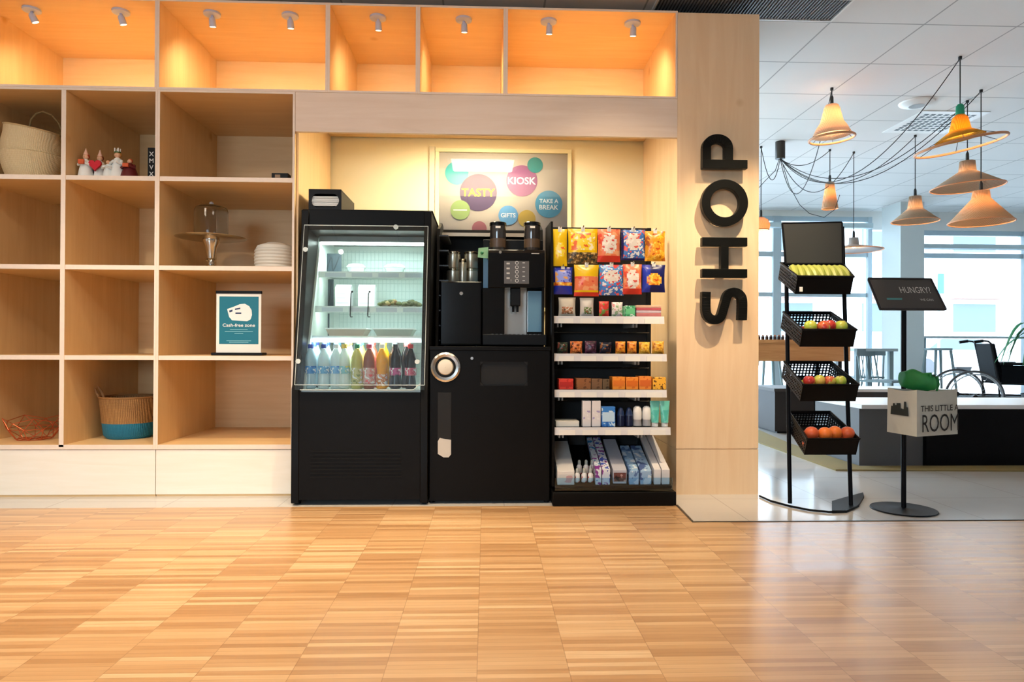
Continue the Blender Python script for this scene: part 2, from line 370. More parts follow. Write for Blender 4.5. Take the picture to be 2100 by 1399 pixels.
# roller blind cassettes / header beams
struct(MB().box(colr-.4, pierL-.1, 9.80, 9.92, 2.60, 2.67), 'trim_2', mat('blind_cassette', (186, 204, 210), .5))
struct(MB().box(pierR+.1, XR, 9.70, 9.85, 2.30, 2.36), 'trim_3', MATS['blind_cassette'])

# ================================================================== shelving wall
zt, z1, z2, z3, z4, z5 = Z(16, 668), Z(189.5, 668), Z(366, 322), Z(549, 322), Z(734, 322), Z(917, 322)
ZTOP = zt+.03; t2 = .013
def panel(x0, x1, y0, y1, z0, z1_):
    m = MB(); m.box(x0, x1, y0+.001, y1, z0, z1_, 0)
    m.box(x0+.0004, x1-.0004, y0, y0+.0012, z0+.0004, z1_-.0004, 1); return m
def unit(name, label, cat, x0, x1, za, zb, shelves=(), divs=(), plinth=False, group=None):
    t = T(name, label, cat, ((x0+x1)/2, D, 0 if plinth else za), group)
    A, B = [BIRCHZ, EDGE], [BIRCH, EDGE]
    for a in (x0, x1-t2): panel(a, a+t2, D, YB, za, zb).build('side_panel', A, t)
    panel(x0+t2, x1-t2, D, YB, zb-t2, zb).build('top_panel', B, t)
    panel(x0+t2, x1-t2, D, YB, za, za+t2*(2 if plinth else 1)).build('bottom_panel', B, t)
    bx(x0+t2, x1-t2, YB-.012, YB, za+t2, zb-t2).build('back_panel', BIRCH, t)
    for d in divs: panel(d-t2, d+t2, D, YB-.012, za+t2, zb-t2).build('divider', A, t)
    xs = [x0+t2]+[v for d in divs for v in (d-t2, d+t2)]+[x1-t2]
    for s in shelves:
        for k in range(0, len(xs), 2): panel(xs[k], xs[k+1], D+.002, YB-.012, s-t2, s+t2).build('shelf', B, t)
    if plinth:
        bx(x0+.003, x1-.003, D+.012, YB, 0, .012).build('kickboard', BIRCH, t)
        bx(x0+.002, x1-.002, D+.006, D+.026, .012, za-.003).build('plinth_panel', BIRCHLIT, t, label='smooth plywood plinth front with daylight painted in as a pale tone')
    return t
zp = z5-.013
uA = unit('bookcase', 'tall open birch bookcase with two columns of square niches at far left', 'bookcase', X(-65), X(321), zp, z1, [z2, z3, z4], [X(128)], True)
uB = unit('bookcase', 'open birch bookcase of four wide niches holding the cake stand and teal notice', 'bookcase', X(321), X(603), zp, z1, [z2, z3, z4], [], True)
XS = [X(-62, 100), X(322, 100), X(672, 100), X(857, 100), X(1037, 100), X(1390, 100)]
for i, lab in enumerate(['wide lit plywood box on top of the far left bookcase', 'wide lit plywood box above the cake stand bookcase', 'narrow lit plywood box above the open fridge, the left one of two narrow boxes', 'narrow lit plywood box above the coffee machine, the right one of two narrow boxes', 'wide lit plywood box beside the tall panelled pillar']):
    unit('wall_cabinet', lab, 'cabinet', XS[i], XS[i+1], z1+.0005, ZTOP)
# niche around the machines
zv0, zv1 = Z(276, 1000), z1-.001
nx0, nx1 = X(603), X(1389)
vt = T('niche_surround', 'birch plywood valance, soffit and cheek panel framing the machine niche', 'panelling', ((nx0+nx1)/2, D, 0))
bx(nx0+.002, nx1-.002, D, D+.026, zv0, zv1).build('valance', wood('valance_birch', (236, 218, 202), (226, 204, 184), 'X', .4), vt)
bx(nx0+.002, nx1-.002, D+.026, YB, 2.297, 2.315).build('soffit', BIRCH, vt)
bx(nx0+.002, nx0+.014, D+.03, YB, 0, 2.297).build('cheek_panel', BIRCHZ, vt)
lt = bx(nx0+.5, nx0+.62, D+.1, D+.2, 2.27, 2.297)
lt.build('sensor_box', WHITE, vt)
lamp = T('niche_light', 'square light panel fixed under the niche soffit behind the valance', 'lamp', (-.03, 4.145, 2.268))
bx(-.30, .24, 3.96, 4.33, 2.275, 2.297).build('housing', WHITE, lamp)
bx(-.27, .21, 3.98, 4.31, 2.268, 2.275).build('diffuser', mat('niche_glow', (255, 250, 236), .5, emit=(1, .93, .76, 1), es=7), lamp)
area('niche_lamp_light', (-.03, 4.145, 2.262), (0, 0, 0), .46, .31, 26, (1, .86, .58))
# panelled pillar
pil = MB(); zs = Z(921, 1470)
pil.box(coll, colr, D, YB+.03, zs+.003, ZTOP-.01).box(coll, colr, D, YB+.03, 0, zs-.003).box(coll+.004, colr-.004, D+.006, YB, zs-.004, zs+.004)
struct(pil, 'wall_pillar', wood('pillar_birch', (242, 214, 178), (232, 198, 158), 'Z', .42, .7))

# ------------------------------------------------------------------ SHOP letters
def letter(name_lab, mb): return mb.build('sign_letter', mat('black_letter', (12, 13, 12), .4, spec=.2), label=name_lab, cat='letter', group=None, bev=.002)
lx0, lx1 = X(1432, 470), X(1523, 470)
F0 = lambda a, b, t: (a, t, b)
ya, yb2 = D-.075, D-.035
zz = lambda py: Z(py, 1478)
wd = .050
m = MB()     # P : stem lies along the bottom, bowl rises above its left half
z0 = zz(352); m.box(lx0, lx1, ya, yb2, z0, z0+wd)
zt_ = zz(283); bw = (lx1-lx0)*.68; hw = bw/2-wd/2; cx = lx0+bw/2; top = zt_-wd/2
rh = hw*.82; path = [(cx-hw, z0+wd*.5), (cx-hw, top-rh)]+[(cx-hw*cos(a), top-rh+rh*sin(a)) for a in [pi*k/14 for k in range(1, 14)]]+[(cx+hw, top-rh), (cx+hw, z0+wd*.5)]
m.ribbon(path, wd, 0, F0, ya+.0005, yb2-.0005); letter('large black letter P, the topmost of the letters on the pillar', m)
m = MB(); za_, zb_ = zz(468), zz(374); cxo, czo = (lx0+lx1)/2, (za_+zb_)/2; rx, rz = (lx1-lx0)/2+.004-wd/2, (zb_-za_)/2-wd/2
N = 40; path = [(cxo+rx*cos(2*pi*k/N), czo+rz*sin(2*pi*k/N)) for k in range(N)]
vi, vo, fs = [], [], []
for k in range(N):
    a = 2*pi*k/N
    for r1, r2, y in ((rx+wd/2, rz+wd/2, ya), (rx-wd/2, rz-wd/2, ya), (rx-wd/2, rz-wd/2, yb2), (rx+wd/2, rz+wd/2, yb2)): vi.append((cxo+r1*cos(a), y, czo+r2*sin(a)))
for k in range(N):
    j = (k+1) % N
    for q in range(4): fs.append((k*4+q, k*4+(q+1) % 4, j*4+(q+1) % 4, j*4+q))
m.add(vi, fs, 0, True); letter('large black letter O between the P and the H on the pillar', m)
m = MB(); za_, zb_ = zz(572), zz(491); m.box(lx0, lx1, ya, yb2, zb_-wd, zb_); m.box(lx0, lx1, ya, yb2, za_, za_+wd); m.box(cxo-wd*.45, cxo+wd*.45, ya+.0005, yb2-.0005, za_+wd-.001, zb_-wd+.001)
letter('large black letter H on the pillar, between the O and the S', m)
m = MB(); za_, zb_ = zz(666), zz(592)          # S turned on its back: reading upwards
pts = []
x0_, x1_ = lx0+wd/2, lx1-wd/2; zc0, zc1 = za_+wd/2, zb_-wd/2; r = (x1_-x0_)/4
# starts top-left arm, runs down round a left bottom curve, crosses, rounds the top right, ends low on the right
ctrl = [(x0_, zc1), (x0_+.000, zc0+r*1.0), (x0_+r*.35, zc0+r*.25), (x0_+r, zc0), (x0_+r*1.62, zc0+r*.35), (x0_+r*2.0, (zc0+zc1)/2), (x0_+r*2.38, zc1-r*.35), (x0_+3*r, zc1), (x1_-r*.3, zc1-r*.28), (x1_, zc1-r*1.0), (x1_-.002, zc0)]
def catmull(c, n=6):
    out = []
    for i in range(len(c)-1):
        p0, p1, p2, p3 = [Vector(c[max(0, min(len(c)-1, i+k))]) for k in (-1, 0, 1, 2)]
        for j in range(n):
            t = j/n; out.append(.5*((2*p1)+(p2-p0)*t+(2*p0-5*p1+4*p2-p3)*t*t+(3*p1-3*p2+p3-p0)*t**3))
    return out+[Vector(c[-1])]
m.ribbon([tuple(p) for p in catmull(ctrl)], wd, 0, F0, ya, yb2); letter('large black letter S, the lowest of the letters on the pillar', m)

# ------------------------------------------------------------------ spotlights in the top boxes
SPM = mat('spot_white_metal', (190, 200, 225), .4)
def spotlight(px, py, tilt, lab):
    Yp = D+.13; p = W(px, py, Yp); zc = ZTOP-t2
    t = T('spotlight', lab, 'lamp', (p.x, Yp, zc), 'spotlights in the top boxes')
    MB().lathe([(.03, zc-.016), (.048, zc-.012), (.048, zc)], p.x, Yp, 20).build('ceiling_plate', SPM, t)
    MB().cyl((p.x, Yp, zc-.014), (p.x+.004, Yp, zc-.032), .008, 8).build('stem', SPM, t)
    a = Vector((p.x+.004, Yp-.012, zc-.03)); d = Vector((tilt, .28, -.95)).normalized()
    hd = MB().tube([a, a+d*.01, a+d*.052], [.012, .018, .020], 14).build('head', SPM, t)
    MB().tube([a+d*.0525, a+d*.0535], [.016, .016], 12).build('lens', mat('lit_lens', (255, 230, 190), .5, emit=(1, .7, .4, 1), es=6), hd)
    return a+d*.06, d
SP = [(65, 15, .35, 'left spotlight in the box above the tall seagrass basket'), (248, 22, .2, 'right spotlight in the far left top box'), (435, 30, .0, 'left spotlight in the box above the cake stand'), (595, 34, .0, 'right spotlight in the box above the cake stand'),
      (775, 38, .0, 'single spotlight in the left narrow box'), (951, 42, .0, 'single spotlight in the right narrow box'), (1125, 48, .0, 'left spotlight in the top box beside the pillar'), (1297, 52, .0, 'right spotlight in the top box beside the pillar')]
for px, py, tl, lab in SP:
    a, d = spotlight(px, py, tl, lab)
    spot('spotlight_beam', a, a+Vector((tl*.3, .5, -.75)), 13.0, DEEP, 160, .9, .02)

# ceiling panels (unseen) and the air vents
for x, y in PANELS:
    t = T('ceiling_panel_light', 'square flat light panel set in the ceiling', 'lamp', (x, y, ZC), 'square ceiling light panels on the shop side')
    m = MB(); 
    for a in (-1, 1): m.box(x+a*.29-.01, x+a*.29+.01, y-.3, y+.3, ZC-.012, ZC-.001).box(x-.28, x+.28, y+a*.29-.01, y+a*.29+.01, ZC-.012, ZC-.001)
    m.build('frame', WHITE, t)
    bx(x-.28, x+.28, y-.28, y+.28, ZC-.008, ZC-.002).build('diffuser', mat('panel_glow', (255, 255, 255), .5, emit=(1, .92, .8, 1), es=5), t)
for i, (x, y) in enumerate(DOWN):
    t = T('downlight', 'small round warm downlight in the ceiling', 'lamp', (x, y, ZC), 'round downlights in front of the shelves')
    MB().lathe([(.05, ZC-.04), (.06, ZC-.04), (.062, ZC-.001), (.05, ZC-.001)], x, y, 20, cap=False).build('ring', WHITE, t)
    MB().lathe([(.001, ZC-.012), (.048, ZC-.012)], x, y, 20, cap=False).build('lens', MATS['lit_lens'], t)
for (x, y), tg in TRACK:
    t = T('track_spotlight', 'white ceiling spotlight aimed at the shelves', 'lamp', (x, y, ZC), 'ceiling spotlights behind the camera')
    d = (Vector(tg)-Vector((x, y, ZC-.16))).normalized(); p = Vector((x, y, ZC-.12))
    MB().cyl((x, y, ZC-.001), (x, y, ZC-.03), .05, 16).build('ceiling_plate', WHITE, t); MB().cyl((x, y, ZC-.03), (x, y, ZC-.12), .01, 8).build('stem', WHITE, t)
    MB().tube([p-d*.08, p-d*.03], [.035, .042], 16).build('head', WHITE, t)
v0, v1 = X(1336, 10, 4.06), 2.13
t = T('ceiling_vent', 'long grey perforated air vent in the ceiling above the pillar', 'vent', ((v0+v1)/2, 4.02, ZC))
m = MB(); m.box(v0, v1, 3.86, 3.872, ZC-.014, ZC-.001).box(v0, v1, 4.128, 4.14, ZC-.014, ZC-.001).box(v0, v0+.012, 3.872, 4.128, ZC-.014, ZC-.001).box(v1-.012, v1, 3.872, 4.128, ZC-.014, ZC-.001)
m.build('frame', WHITE, t)
m = MB(); n = 58
for k in range(n): xx = v0+.016+(v1-v0-.032)*k/(n-1); m.box(xx-.004, xx+.004, 3.872, 4.128, ZC-.010, ZC-.003)
m.build('grille', mat('vent_grey', (120, 124, 130), .5), t)
bx(v0+.01, v1-.01, 3.87, 4.13, ZC-.003, ZC-.001).build('backing', mat('vent_dark', (66, 70, 76), .6), t)

# ------------------------------------------------------------------ framed poster in the niche
def disc(m, c, r, y, mi, n=36, th=.0015): m.loft([[(c.x+r*cos(2*pi*k/n), yy, c.z+r*sin(2*pi*k/n)) for k in range(n)] for yy in (y, y-th)], mi, True, False)
YP = YB+.03
pa, pb = W(893, 305, YP), W(1170, 640, YP)
t = T('framed_poster', 'framed poster with coloured discs reading TASTY, KIOSK and TAKE A BREAK behind the coffee machine', 'poster', ((pa.x+pb.x)/2, YP, pb.z))
m = MB(); fw = .028
m.box(pa.x, pb.x, YP-.03, YP, pa.z-fw, pa.z).box(pa.x, pb.x, YP-.03, YP, pb.z, pb.z+fw).box(pa.x, pa.x+fw, YP-.03, YP, pb.z+fw, pa.z-fw).box(pb.x-fw, pb.x, YP-.03, YP, pb.z+fw, pa.z-fw)
m.build('frame', mat('cream_frame', (222, 210, 168), .4), t, bev=.002)
sh = bx(pa.x+fw, pb.x-fw, YP-.012, YP-.002, pb.z+fw, pa.z-fw).build('backing_sheet', mat('poster_grey', (176, 168, 158), .85, var=.08, vs=3), t)
yy = YP-.012
for cx_, cy_, rr, colr_, tx in [(937, 356, 24, (60, 160, 160), ''), (981, 396, 38, (84, 70, 100), 'TASTY'), (1070, 372, 32, (140, 88, 128), 'KIOSK'), (1097, 340, 16, (44, 128, 130), ''), (1125, 420, 28, (70, 140, 176), 'TAKE A\nBREAK'), (944, 432, 20, (140, 164, 104), 'bar'),
                              (1080, 450, 18, (176, 152, 70), ''), (1042, 443, 20, (92, 150, 196), 'GIFTS'), (983, 470, 15, (150, 90, 100), '')]:
    c = W(cx_, cy_, YP); r_ = rr/F*YP; m = MB(); disc(m, c, r_, yy, 0); yy -= .0016
    cm = (222, 214, 60) if tx == 'TASTY' else (232, 228, 226)
    if tx and tx != 'bar':
        if '\n' in tx:
            a, b = tx.split('\n'); m.text(a, (c.x, yy, c.z+.022), (1, 0, 0), (0, 0, 1), wd=r_*1.4, m=1, bold=.02); m.text(b, (c.x, yy, c.z-.022), (1, 0, 0), (0, 0, 1), wd=r_*1.4, m=1, bold=.02)
        else: m.text(tx, (c.x, yy, c.z), (1, 0, 0), (0, 0, 1), wd=r_*(1.8 if rr > 30 else 1.5), m=1, bold=.02)
    if tx == 'bar': m.box(c.x-r_*.7, c.x+r_*.7, yy-.0004, yy+.0003, c.z-.004, c.z+.004, 1)
    m.build('printed_disc', [mat('ink_%d_%d_%d' % colr_, colr_, .8), mat('ink_%d_%d_%d' % cm, cm, .8)], t)
bx(pa.x+fw, pb.x-fw, YP-.0285, YP-.0265, pb.z+fw, pa.z-fw).build('glass_pane', GLASS, t)
bx(pa.x-.04, pa.x, YP-.02, YP, pb.z, pa.z+.01).build('frame_edge', mat('dull_trim', (214, 204, 176), .5), t)
#==SECTION3==
# ================================================================== open display fridge
def ext(x0, x1, yt, yb, Y):
    a, b = W(x0, (yt+yb)/2, Y), W(x1, (yt+yb)/2, Y); return a.x, b.x, W((x0+x1)/2, yb, Y).z, W((x0+x1)/2, yt, Y).z
FX0, FX1 = W(596, 950, 3.68).x, W(877, 950, 3.68).x
zlip = W(740, 797, 3.70).z; zft = W(740, 431, 3.85).z
ft = T('display_fridge', 'black open fronted chilled drinks display with bottles on its lowest deck', 'fridge', ((FX0+FX1)/2, 3.7, 0))
th = .042
prof = [(3.685, .012), (3.685, zlip), (3.70, zlip+.02), (3.86, zft-.10), (3.86, zft), (4.62, zft), (4.62, .012)]
for a, b in ((FX0, FX0+th), (FX1-th, FX1)): MB().prism(prof, 'X', a, b).build('side_panel', BLACK, ft, bev=.004)
a, b = FX0+th, FX1-th
lower = MB().box(a, b, 3.687, 4.62, .03, zlip-.02)
lower.build('lower_body', BLACK, ft)
gr = MB()
for k in range(8): zk = W(700, 926+k*7.5, 3.68).z; gr.box(a+.06, b-.10, 3.683, 3.687, zk-.003, zk+.003)
gr.build('vent_grille', mat('grille_dark_grey', (20, 20, 20), .5, spec=.15), ft)
MB().prism([(3.87, zft-.11), (3.87, zft-.004), (4.60, zft-.004), (4.60, W(760, 486, 4.05).z), (4.05, W(760, 486, 4.05).z)], 'X', a, b).build('canopy', BLACK, ft)
bx(FX0-.004, FX1+.004, 3.90, 4.62, zft-.001, zft+.012).build('top_panel', BLACK, ft, bev=.003)
for px in (602, 866):
    q = W(px, 1036, 3.70); MB().cyl((q.x+.01, 3.74, 0), (q.x+.01, 3.74, .014), .018, 14).build('foot', BLACKP, ft)
    MB().cyl((q.x+.01, 4.50, 0), (q.x+.01, 4.50, .014), .018, 14).build('foot', BLACKP, ft)
INW = mat('fridge_liner_white', (226, 234, 230), .35)
zin = W(760, 486, 4.05).z
lin = MB(); lin.box(a, b, 4.45, 4.60, zlip-.02, zin).box(a, b, 3.72, 4.45, zlip-.02, zlip-.008)
lin.prism([(3.76, zlip-.008), (4.45, zlip-.008), (4.45, zin), (4.09, zin)], 'X', a, a+.012).prism([(3.76, zlip-.008), (4.45, zlip-.008), (4.45, zin), (4.09, zin)], 'X', b-.012, b)
lin.build('inner_liner', INW, ft)
# wire back grid
wg = MB(); gx0, gx1 = a+.05, b-.02
for k in range(24): xx = gx0+(gx1-gx0)*k/23; wg.box(xx-.0015, xx+.0015, 4.437, 4.440, zlip+.02, zin-.03)
for k in range(17): q = zlip+.03+(zin-.07-zlip)*k/16; wg.box(gx0, gx1, 4.440, 4.443, q-.0015, q+.0015)
wg.build('wire_grid', mat('pale_wire', (200, 214, 210), .4), ft)
def shelf_Y(z): return 3.76+(z-zlip)/(zin-zlip)*.33
shz = {}
SHM = mat('white_shelf_rail', (196, 206, 212), .35)
for k, py in (('A', 558), ('B', 629), ('C', 690)):
    zq = .865+(707-py)/1400*3.93; Yq = shelf_Y(zq)+.03; zq = W(760, py, Yq).z; shz[k] = (zq, Yq)
    s_ = MB().box(a+.013, b-.013, Yq+.004, 4.435, zq-.008, zq).box(a+.013, b-.013, Yq, Yq+.004, zq-.034, zq+.002).build('shelf', [PLEXI if 0 else INW], ft)
    m = MB()
    for q in range(4): x0 = a+.05+q*.155; m.box(x0, x0+.12, Yq-.002, Yq, zq-.030, zq-.006)
    m.build('price_strip', SHM, s_)
    bx(a+.03, b-.03, Yq+.012, Yq+.020, zq-.014, zq-.009).build('added_fill_tube', mat('fill_tube_glow', (255, 255, 255), .5, emit=(.86, 1, .95, 1), es=6), s_)  # glowing tube added under each shelf to brighten the fridge interior
    area('fridge_shelf_fill', ((a+b)/2, Yq+.03, zq-.018), (R(38), 0, 0), .56, .015, .8, (.86, 1, .94))  # added fill lamp, spreads light over the deck below the shelf
bx(a+.013, b-.013, 4.10, 4.13, W(760, 503, 4.1).z, W(760, 486, 4.1).z).build('light_housing', GREYP, ft)
bx(a+.02, b-.02, 4.06, 4.085, W(760, 502, 4.07).z, W(760, 497, 4.07).z).build('light_tube', mat('cool_tube', (255, 255, 255), .5, emit=(.86, 1, .95, 1), es=14), ft)
bx(a+.013, b-.013, 4.04, 4.055, W(760, 497, 4.05).z, W(760, 482, 4.05).z).build('light_shade', mat('warm_grey_rail', (128, 124, 120), .35), ft)
area('fridge_light', ((a+b)/2, 4.09, zin-.05), (R(14), 0, 0), .58, .03, 2.4, (.84, 1, .94))
area('fridge_light_low', ((a+b)/2, 3.86, W(760, 697, 3.9).z), (R(20), 0, 0), .58, .02, 2.2, (.84, 1, .94))
# clear front screen with its fixings
ps = [(3.662, W(740, 800, 3.66).z), (3.668, W(740, 790, 3.66).z), (3.682, zlip+.02), (3.842, W(760, 463, 3.84).z)]
pm = MB(); x0, x1 = FX0+.022, FX1-.018
for (y0, q0), (y1, q1) in zip(ps[:-1], ps[1:]): pm.hexa([(x0, y0, q0), (x1, y0, q0), (x1, y0+.004, q0), (x0, y0+.004, q0), (x0, y1, q1), (x1, y1, q1), (x1, y1+.004, q1), (x0, y1+.004, q1)])
sc = pm.build('clear_screen', PLEXI, ft)
EDG = mat('acrylic_edge', (206, 216, 214), .3)
e = MB()
e.cyl((x0, ps[-1][0], ps[-1][1]), (x1, ps[-1][0], ps[-1][1]), .0022, 6).cyl((x0+.03, ps[0][0], ps[0][1]), (x1-.06, ps[0][0], ps[0][1]), .0022, 6).cyl((x1-.06, ps[0][0], ps[0][1]), (x1-.02, ps[1][0], ps[1][1]+.01), .002, 6)
e.cyl((x0, ps[-1][0], ps[-1][1]), (x0, ps[1][0], ps[1][1]), .0016, 6).cyl((x1, ps[-1][0], ps[-1][1]), (x1, ps[1][0], ps[1][1]), .0016, 6).cyl((x0, ps[1][0], ps[1][1]), (x1, ps[1][0], ps[1][1]), .0016, 6)
e.build('screen_edge', EDG, sc)
for px, py in ((627, 512), (812, 466), (612, 741), (856, 742)):
    fz = W(px, py, 3.78).z; yq = 3.682+(fz-zlip-.02)/(ps[-1][1]-zlip-.02)*.16; q = W(px, py, yq)
    MB().cyl((q.x, yq-.010, q.z), (q.x, yq, q.z), .013, 16).build('screen_knob', EDG, sc)

# goods in the fridge
def box_thing(name, label, cat, x0, x1, yt, Y, zb, depth, mats, group=None, lid=None, rz=0):
    A = W(x0, 600, Y).x; B_ = W(x1, 600, Y).x; zt_ = W((x0+x1)/2, yt, Y).z
    return MB().box(A, B_, Y, Y+depth, zb, zt_).build(name, mats, label=label, cat=cat, group=group, bev=min(.004, (zt_-zb)/6))
CARD = mat('dark_label_card', (54, 66, 76), .5)
zA, yA = shz['A']; zB, yB = shz['B']; zC, yC = shz['C']
def card(x0, x1, yt, zb, Y, lab):
    A, B_ = W(x0, 560, Y).x, W(x1, 560, Y).x; t = T('product_card', lab, 'card', ((A+B_)/2, Y, zb)); z1_ = W(x0, yt, Y).z
    MB().box(A, B_, Y, Y+.004, zb, z1_).build('panel', CARD, t)
    m = MB(); m.ribbon(catmull([(A+.01, zb+.02), ((A+B_)/2-.01, z1_-.02), ((A+B_)/2, zb+.03), (B_-.012, z1_-.015)], 5), .006, 0, F0, Y-.0012, Y-.0002); m.build('print', mat('card_print', (24, 32, 40), .5), t)
card(666, 700, 520, zA, 4.25, 'dark square product card at the left of the fridge top shelf')
card(664, 684, 573, zB, 4.28, 'narrow dark product card on the fridge middle shelf, beside the white cartons')
card(662, 676, 643, zC, 4.28, 'small dark product card on the fridge lower shelf behind the left tray')
SAL = mat('clear_tub', (214, 226, 222), .15, trans=.5)
for x0, x1, lab in ((712, 748, 'clear lidded tub on the fridge top shelf, left one of two tubs'), (789, 830, 'clear lidded tub on the fridge top shelf, right one of two tubs')):
    A = W((x0+x1)/2, 560, 4.22); r_ = (x1-x0)/2/F*4.2; t = T('food_tub', lab, 'tub', (A.x, 4.22, zA))
    MB().lathe([(r_*.8, zA+.001), (r_, zA+.045)], A.x, 4.22, 20).build('tub', SAL, t)
    MB().lathe([(r_*1.05, zA+.046), (r_*1.05, zA+.052), (r_*.8, zA+.064)], A.x, 4.22, 20).build('lid', WHITE, t)
    MB().lathe([(r_*.7, zA+.004), (r_*.85, zA+.028), (r_*.4, zA+.036)], A.x, 4.22, 14).build('food', mat('salad_mix', (150, 150, 90), .6, var=.4, vs=90), t)
CART = mat('white_carton', (236, 236, 240), .45)
for x0, x1, lab in ((687, 719, 'white milk carton on the fridge middle shelf, next to the dark card'), (734, 768, 'white milk carton in the centre of the fridge middle shelf')):
    A, B_ = W(x0, 600, 4.15).x, W(x1, 600, 4.15).x; zt_ = W(700, 590, 4.15).z
    t = T('milk_carton', lab, 'carton', ((A+B_)/2, 4.18, zB))
    MB().box(A, B_, 4.15, 4.23, zB, zt_).build('carton_body', CART, t, bev=.002)
    MB().prism([(4.15, zt_), (4.23, zt_), (4.192, zt_+.022), (4.188, zt_+.022)], 'X', A, B_).build('gable_top', CART, t)
    MB().box(A+.01, B_-.012, 4.1485, 4.1495, zB+.03, zB+.034).box(A+.01, B_-.03, 4.1485, 4.1495, zB+.06, zB+.064).box(A+.01, B_-.02, 4.1485, 4.1495, zB+.085, zB+.09).build('print', mat('faint_print', (190, 196, 206), .5), t)
for px, lab in ((721, 'thin black hooked bar hanging before the left white carton'), (757, 'thin black hooked bar hanging before the middle white carton')):
    p = W(px, 598, yB-.02); q = W(px-3, 650, yB-.02); mm = MB().tube([(p.x, yB-.002, p.z), (p.x-.004, yB-.018, p.z-.012), (q.x, yB-.018, q.z+.01), (q.x+.002, yB-.02, q.z), (q.x+.014, yB-.02, q.z)], .003, 8).ball((p.x, yB-.004, p.z), .006)
    mm.build('shelf_hook', BLACKM, label=lab, cat='hook')
def pile(name, lab, cat, x0, x1, zb, Y, hgt, mats, n=26, s=.022, group=None):
    A, B_ = W(x0, 620, Y).x, W(x1, 620, Y).x; t = T(name, lab, cat, ((A+B_)/2, Y, zb), group); m = MB()
    for k in range(n):
        u = random.uniform(0, 1); hh = hgt*(1-abs(2*u-1)**2*.7); rr = s*random.uniform(.6, 1)
        c = (A+(B_-A)*u, Y+random.uniform(-.02, .05), zb+.008+random.uniform(.3, 1)*hh-rr*.5)
        m.ball((c[0], c[1], max(c[2], zb+rr*.7+.004)), rr, 8, k % len(mats), .7)
    m.build('food', mats, t); MB().lathe([(.02, zb+.0005), ((B_-A)/2, zb+.01), ((B_-A)/2-.003, zb+.008)], (A+B_)/2, Y+.01, 20, sy=.55).build('dish', mat('pale_dish', (226, 220, 206), .3), t)
pile('sandwich_dish', 'dish of brown filled rolls on the fridge middle shelf', 'food', 779, 826, zB, 4.0, .04, [mat('roll_brown', (150, 112, 70), .7), mat('roll_pale', (206, 184, 130), .7), mat('leaf_dull', (120, 130, 84), .7)])
pile('salad_dish', 'dish of olive green salad at the right of the fridge middle shelf', 'food', 828, 860, zB, 4.0, .036, [mat('olive_leaf', (118, 124, 92), .7), mat('olive_leaf2', (146, 150, 112), .7)])
for x0, x1, lab, c in ((668, 750, 'white edged tray of pinkish food on the fridge lower shelf, left tray', (196, 176, 160)), (766, 847, 'white edged tray of grey beige food on the fridge lower shelf, right tray', (176, 176, 166))):
    A, B_ = W(x0, 680, 3.97).x, W(x1, 680, 3.97).x; zz0 = zC+.001; t = T('food_tray', lab, 'tray', ((A+B_)/2, 4.03, zC))
    MB().hexa([(A+.02, 3.98, zz0), (B_-.02, 3.98, zz0), (B_-.02, 4.13, zz0), (A+.02, 4.13, zz0), (A, 3.965, zz0+.040), (B_, 3.965, zz0+.040), (B_, 4.15, zz0+.040), (A, 4.15, zz0+.040)]).build('tray_body', mat('tray_%d' % c[0], c, .5), t)
    MB().box(A-.006, B_+.006, 3.955, 4.16, zz0+.040, zz0+.047).build('rim', WHITE, t, bev=.002)
# bottles
def bottle_mesh(r, h, x, y, z, kind=0):
    if kind == 0: pr = [(r*.8, 0), (r, .006), (r, h*.30), (r*.93, h*.34), (r*.93, h*.50), (r, h*.54), (r, h*.66), (r*.85, h*.75), (r*.42, h*.87), (r*.40, h*.90)]
    elif kind == 1: pr = [(r*.8, 0), (r, .006), (r*.98, h*.16), (r*.80, h*.32), (r*.86, h*.42), (r*1.0, h*.52), (r*1.0, h*.68), (r*.8, h*.78), (r*.42, h*.88), (r*.40, h*.90)]
    else: pr = [(r*.85, 0), (r, .006), (r, h*.62), (r*.98, h*.70), (r*.7, h*.81), (r*.42, h*.87), (r*.40, h*.90)]
    return MB().lathe([(a, z+b) for a, b in pr], x, y, 20)
def liq(name, c, tr=0, rough=.12): return mat('liquid_'+name, c, rough, trans=tr, ior=1.33)
LIQ = {'water': liq('water', (232, 244, 246), .35), 'bluewater': liq('bluewater', (190, 214, 226), .3), 'lemon': liq('lemon', (198, 188, 104)), 'tea': liq('tea', (150, 84, 64)), 'orange': liq('orange', (248, 166, 20)), 'cola': liq('cola', (26, 20, 22)), 'clear2': liq('clear2', (236, 244, 238), .35), 'pink': liq('pink', (214, 120, 130), .2)}
def bottle(px, Yb, hpx, lq, capc, labc, kind, lab, rpx=13.0, lab2=None, lb=(.34, .5)):
    zb = zlip-.008+.0005; x = W(px, 745, Yb).x; r = .031; h = W(px, hpx, Yb).z-zb
    t = T('drink_bottle', lab, 'bottle', (x, Yb, zb), 'drink bottles in the fridge')
    bottle_mesh(r, h, x, Yb, zb, kind).build('bottle_body', LIQ[lq], t)
    mc = mat('cap_%d_%d_%d' % capc, capc, .4)
    MB().lathe([(r*.50, zb+h*.905), (r*.50, zb+h*.99), (r*.44, zb+h)], x, Yb, 16).build('cap', mc, t)
    if labc:
        ml = mat('label_%d_%d_%d' % labc, labc, .35) if not lab2 else pattern('label_%d_%d_%d' % labc, labc, lab2, (240, 240, 240), 45)
        MB().lathe([(r*1.02, zb+h*lb[0]), (r*1.03, zb+h*(lb[0]+.01)), (r*1.03, zb+h*lb[1]), (r*1.02, zb+h*(lb[1]+.01))], x, Yb, 20, cap=False).build('label', ml, t)
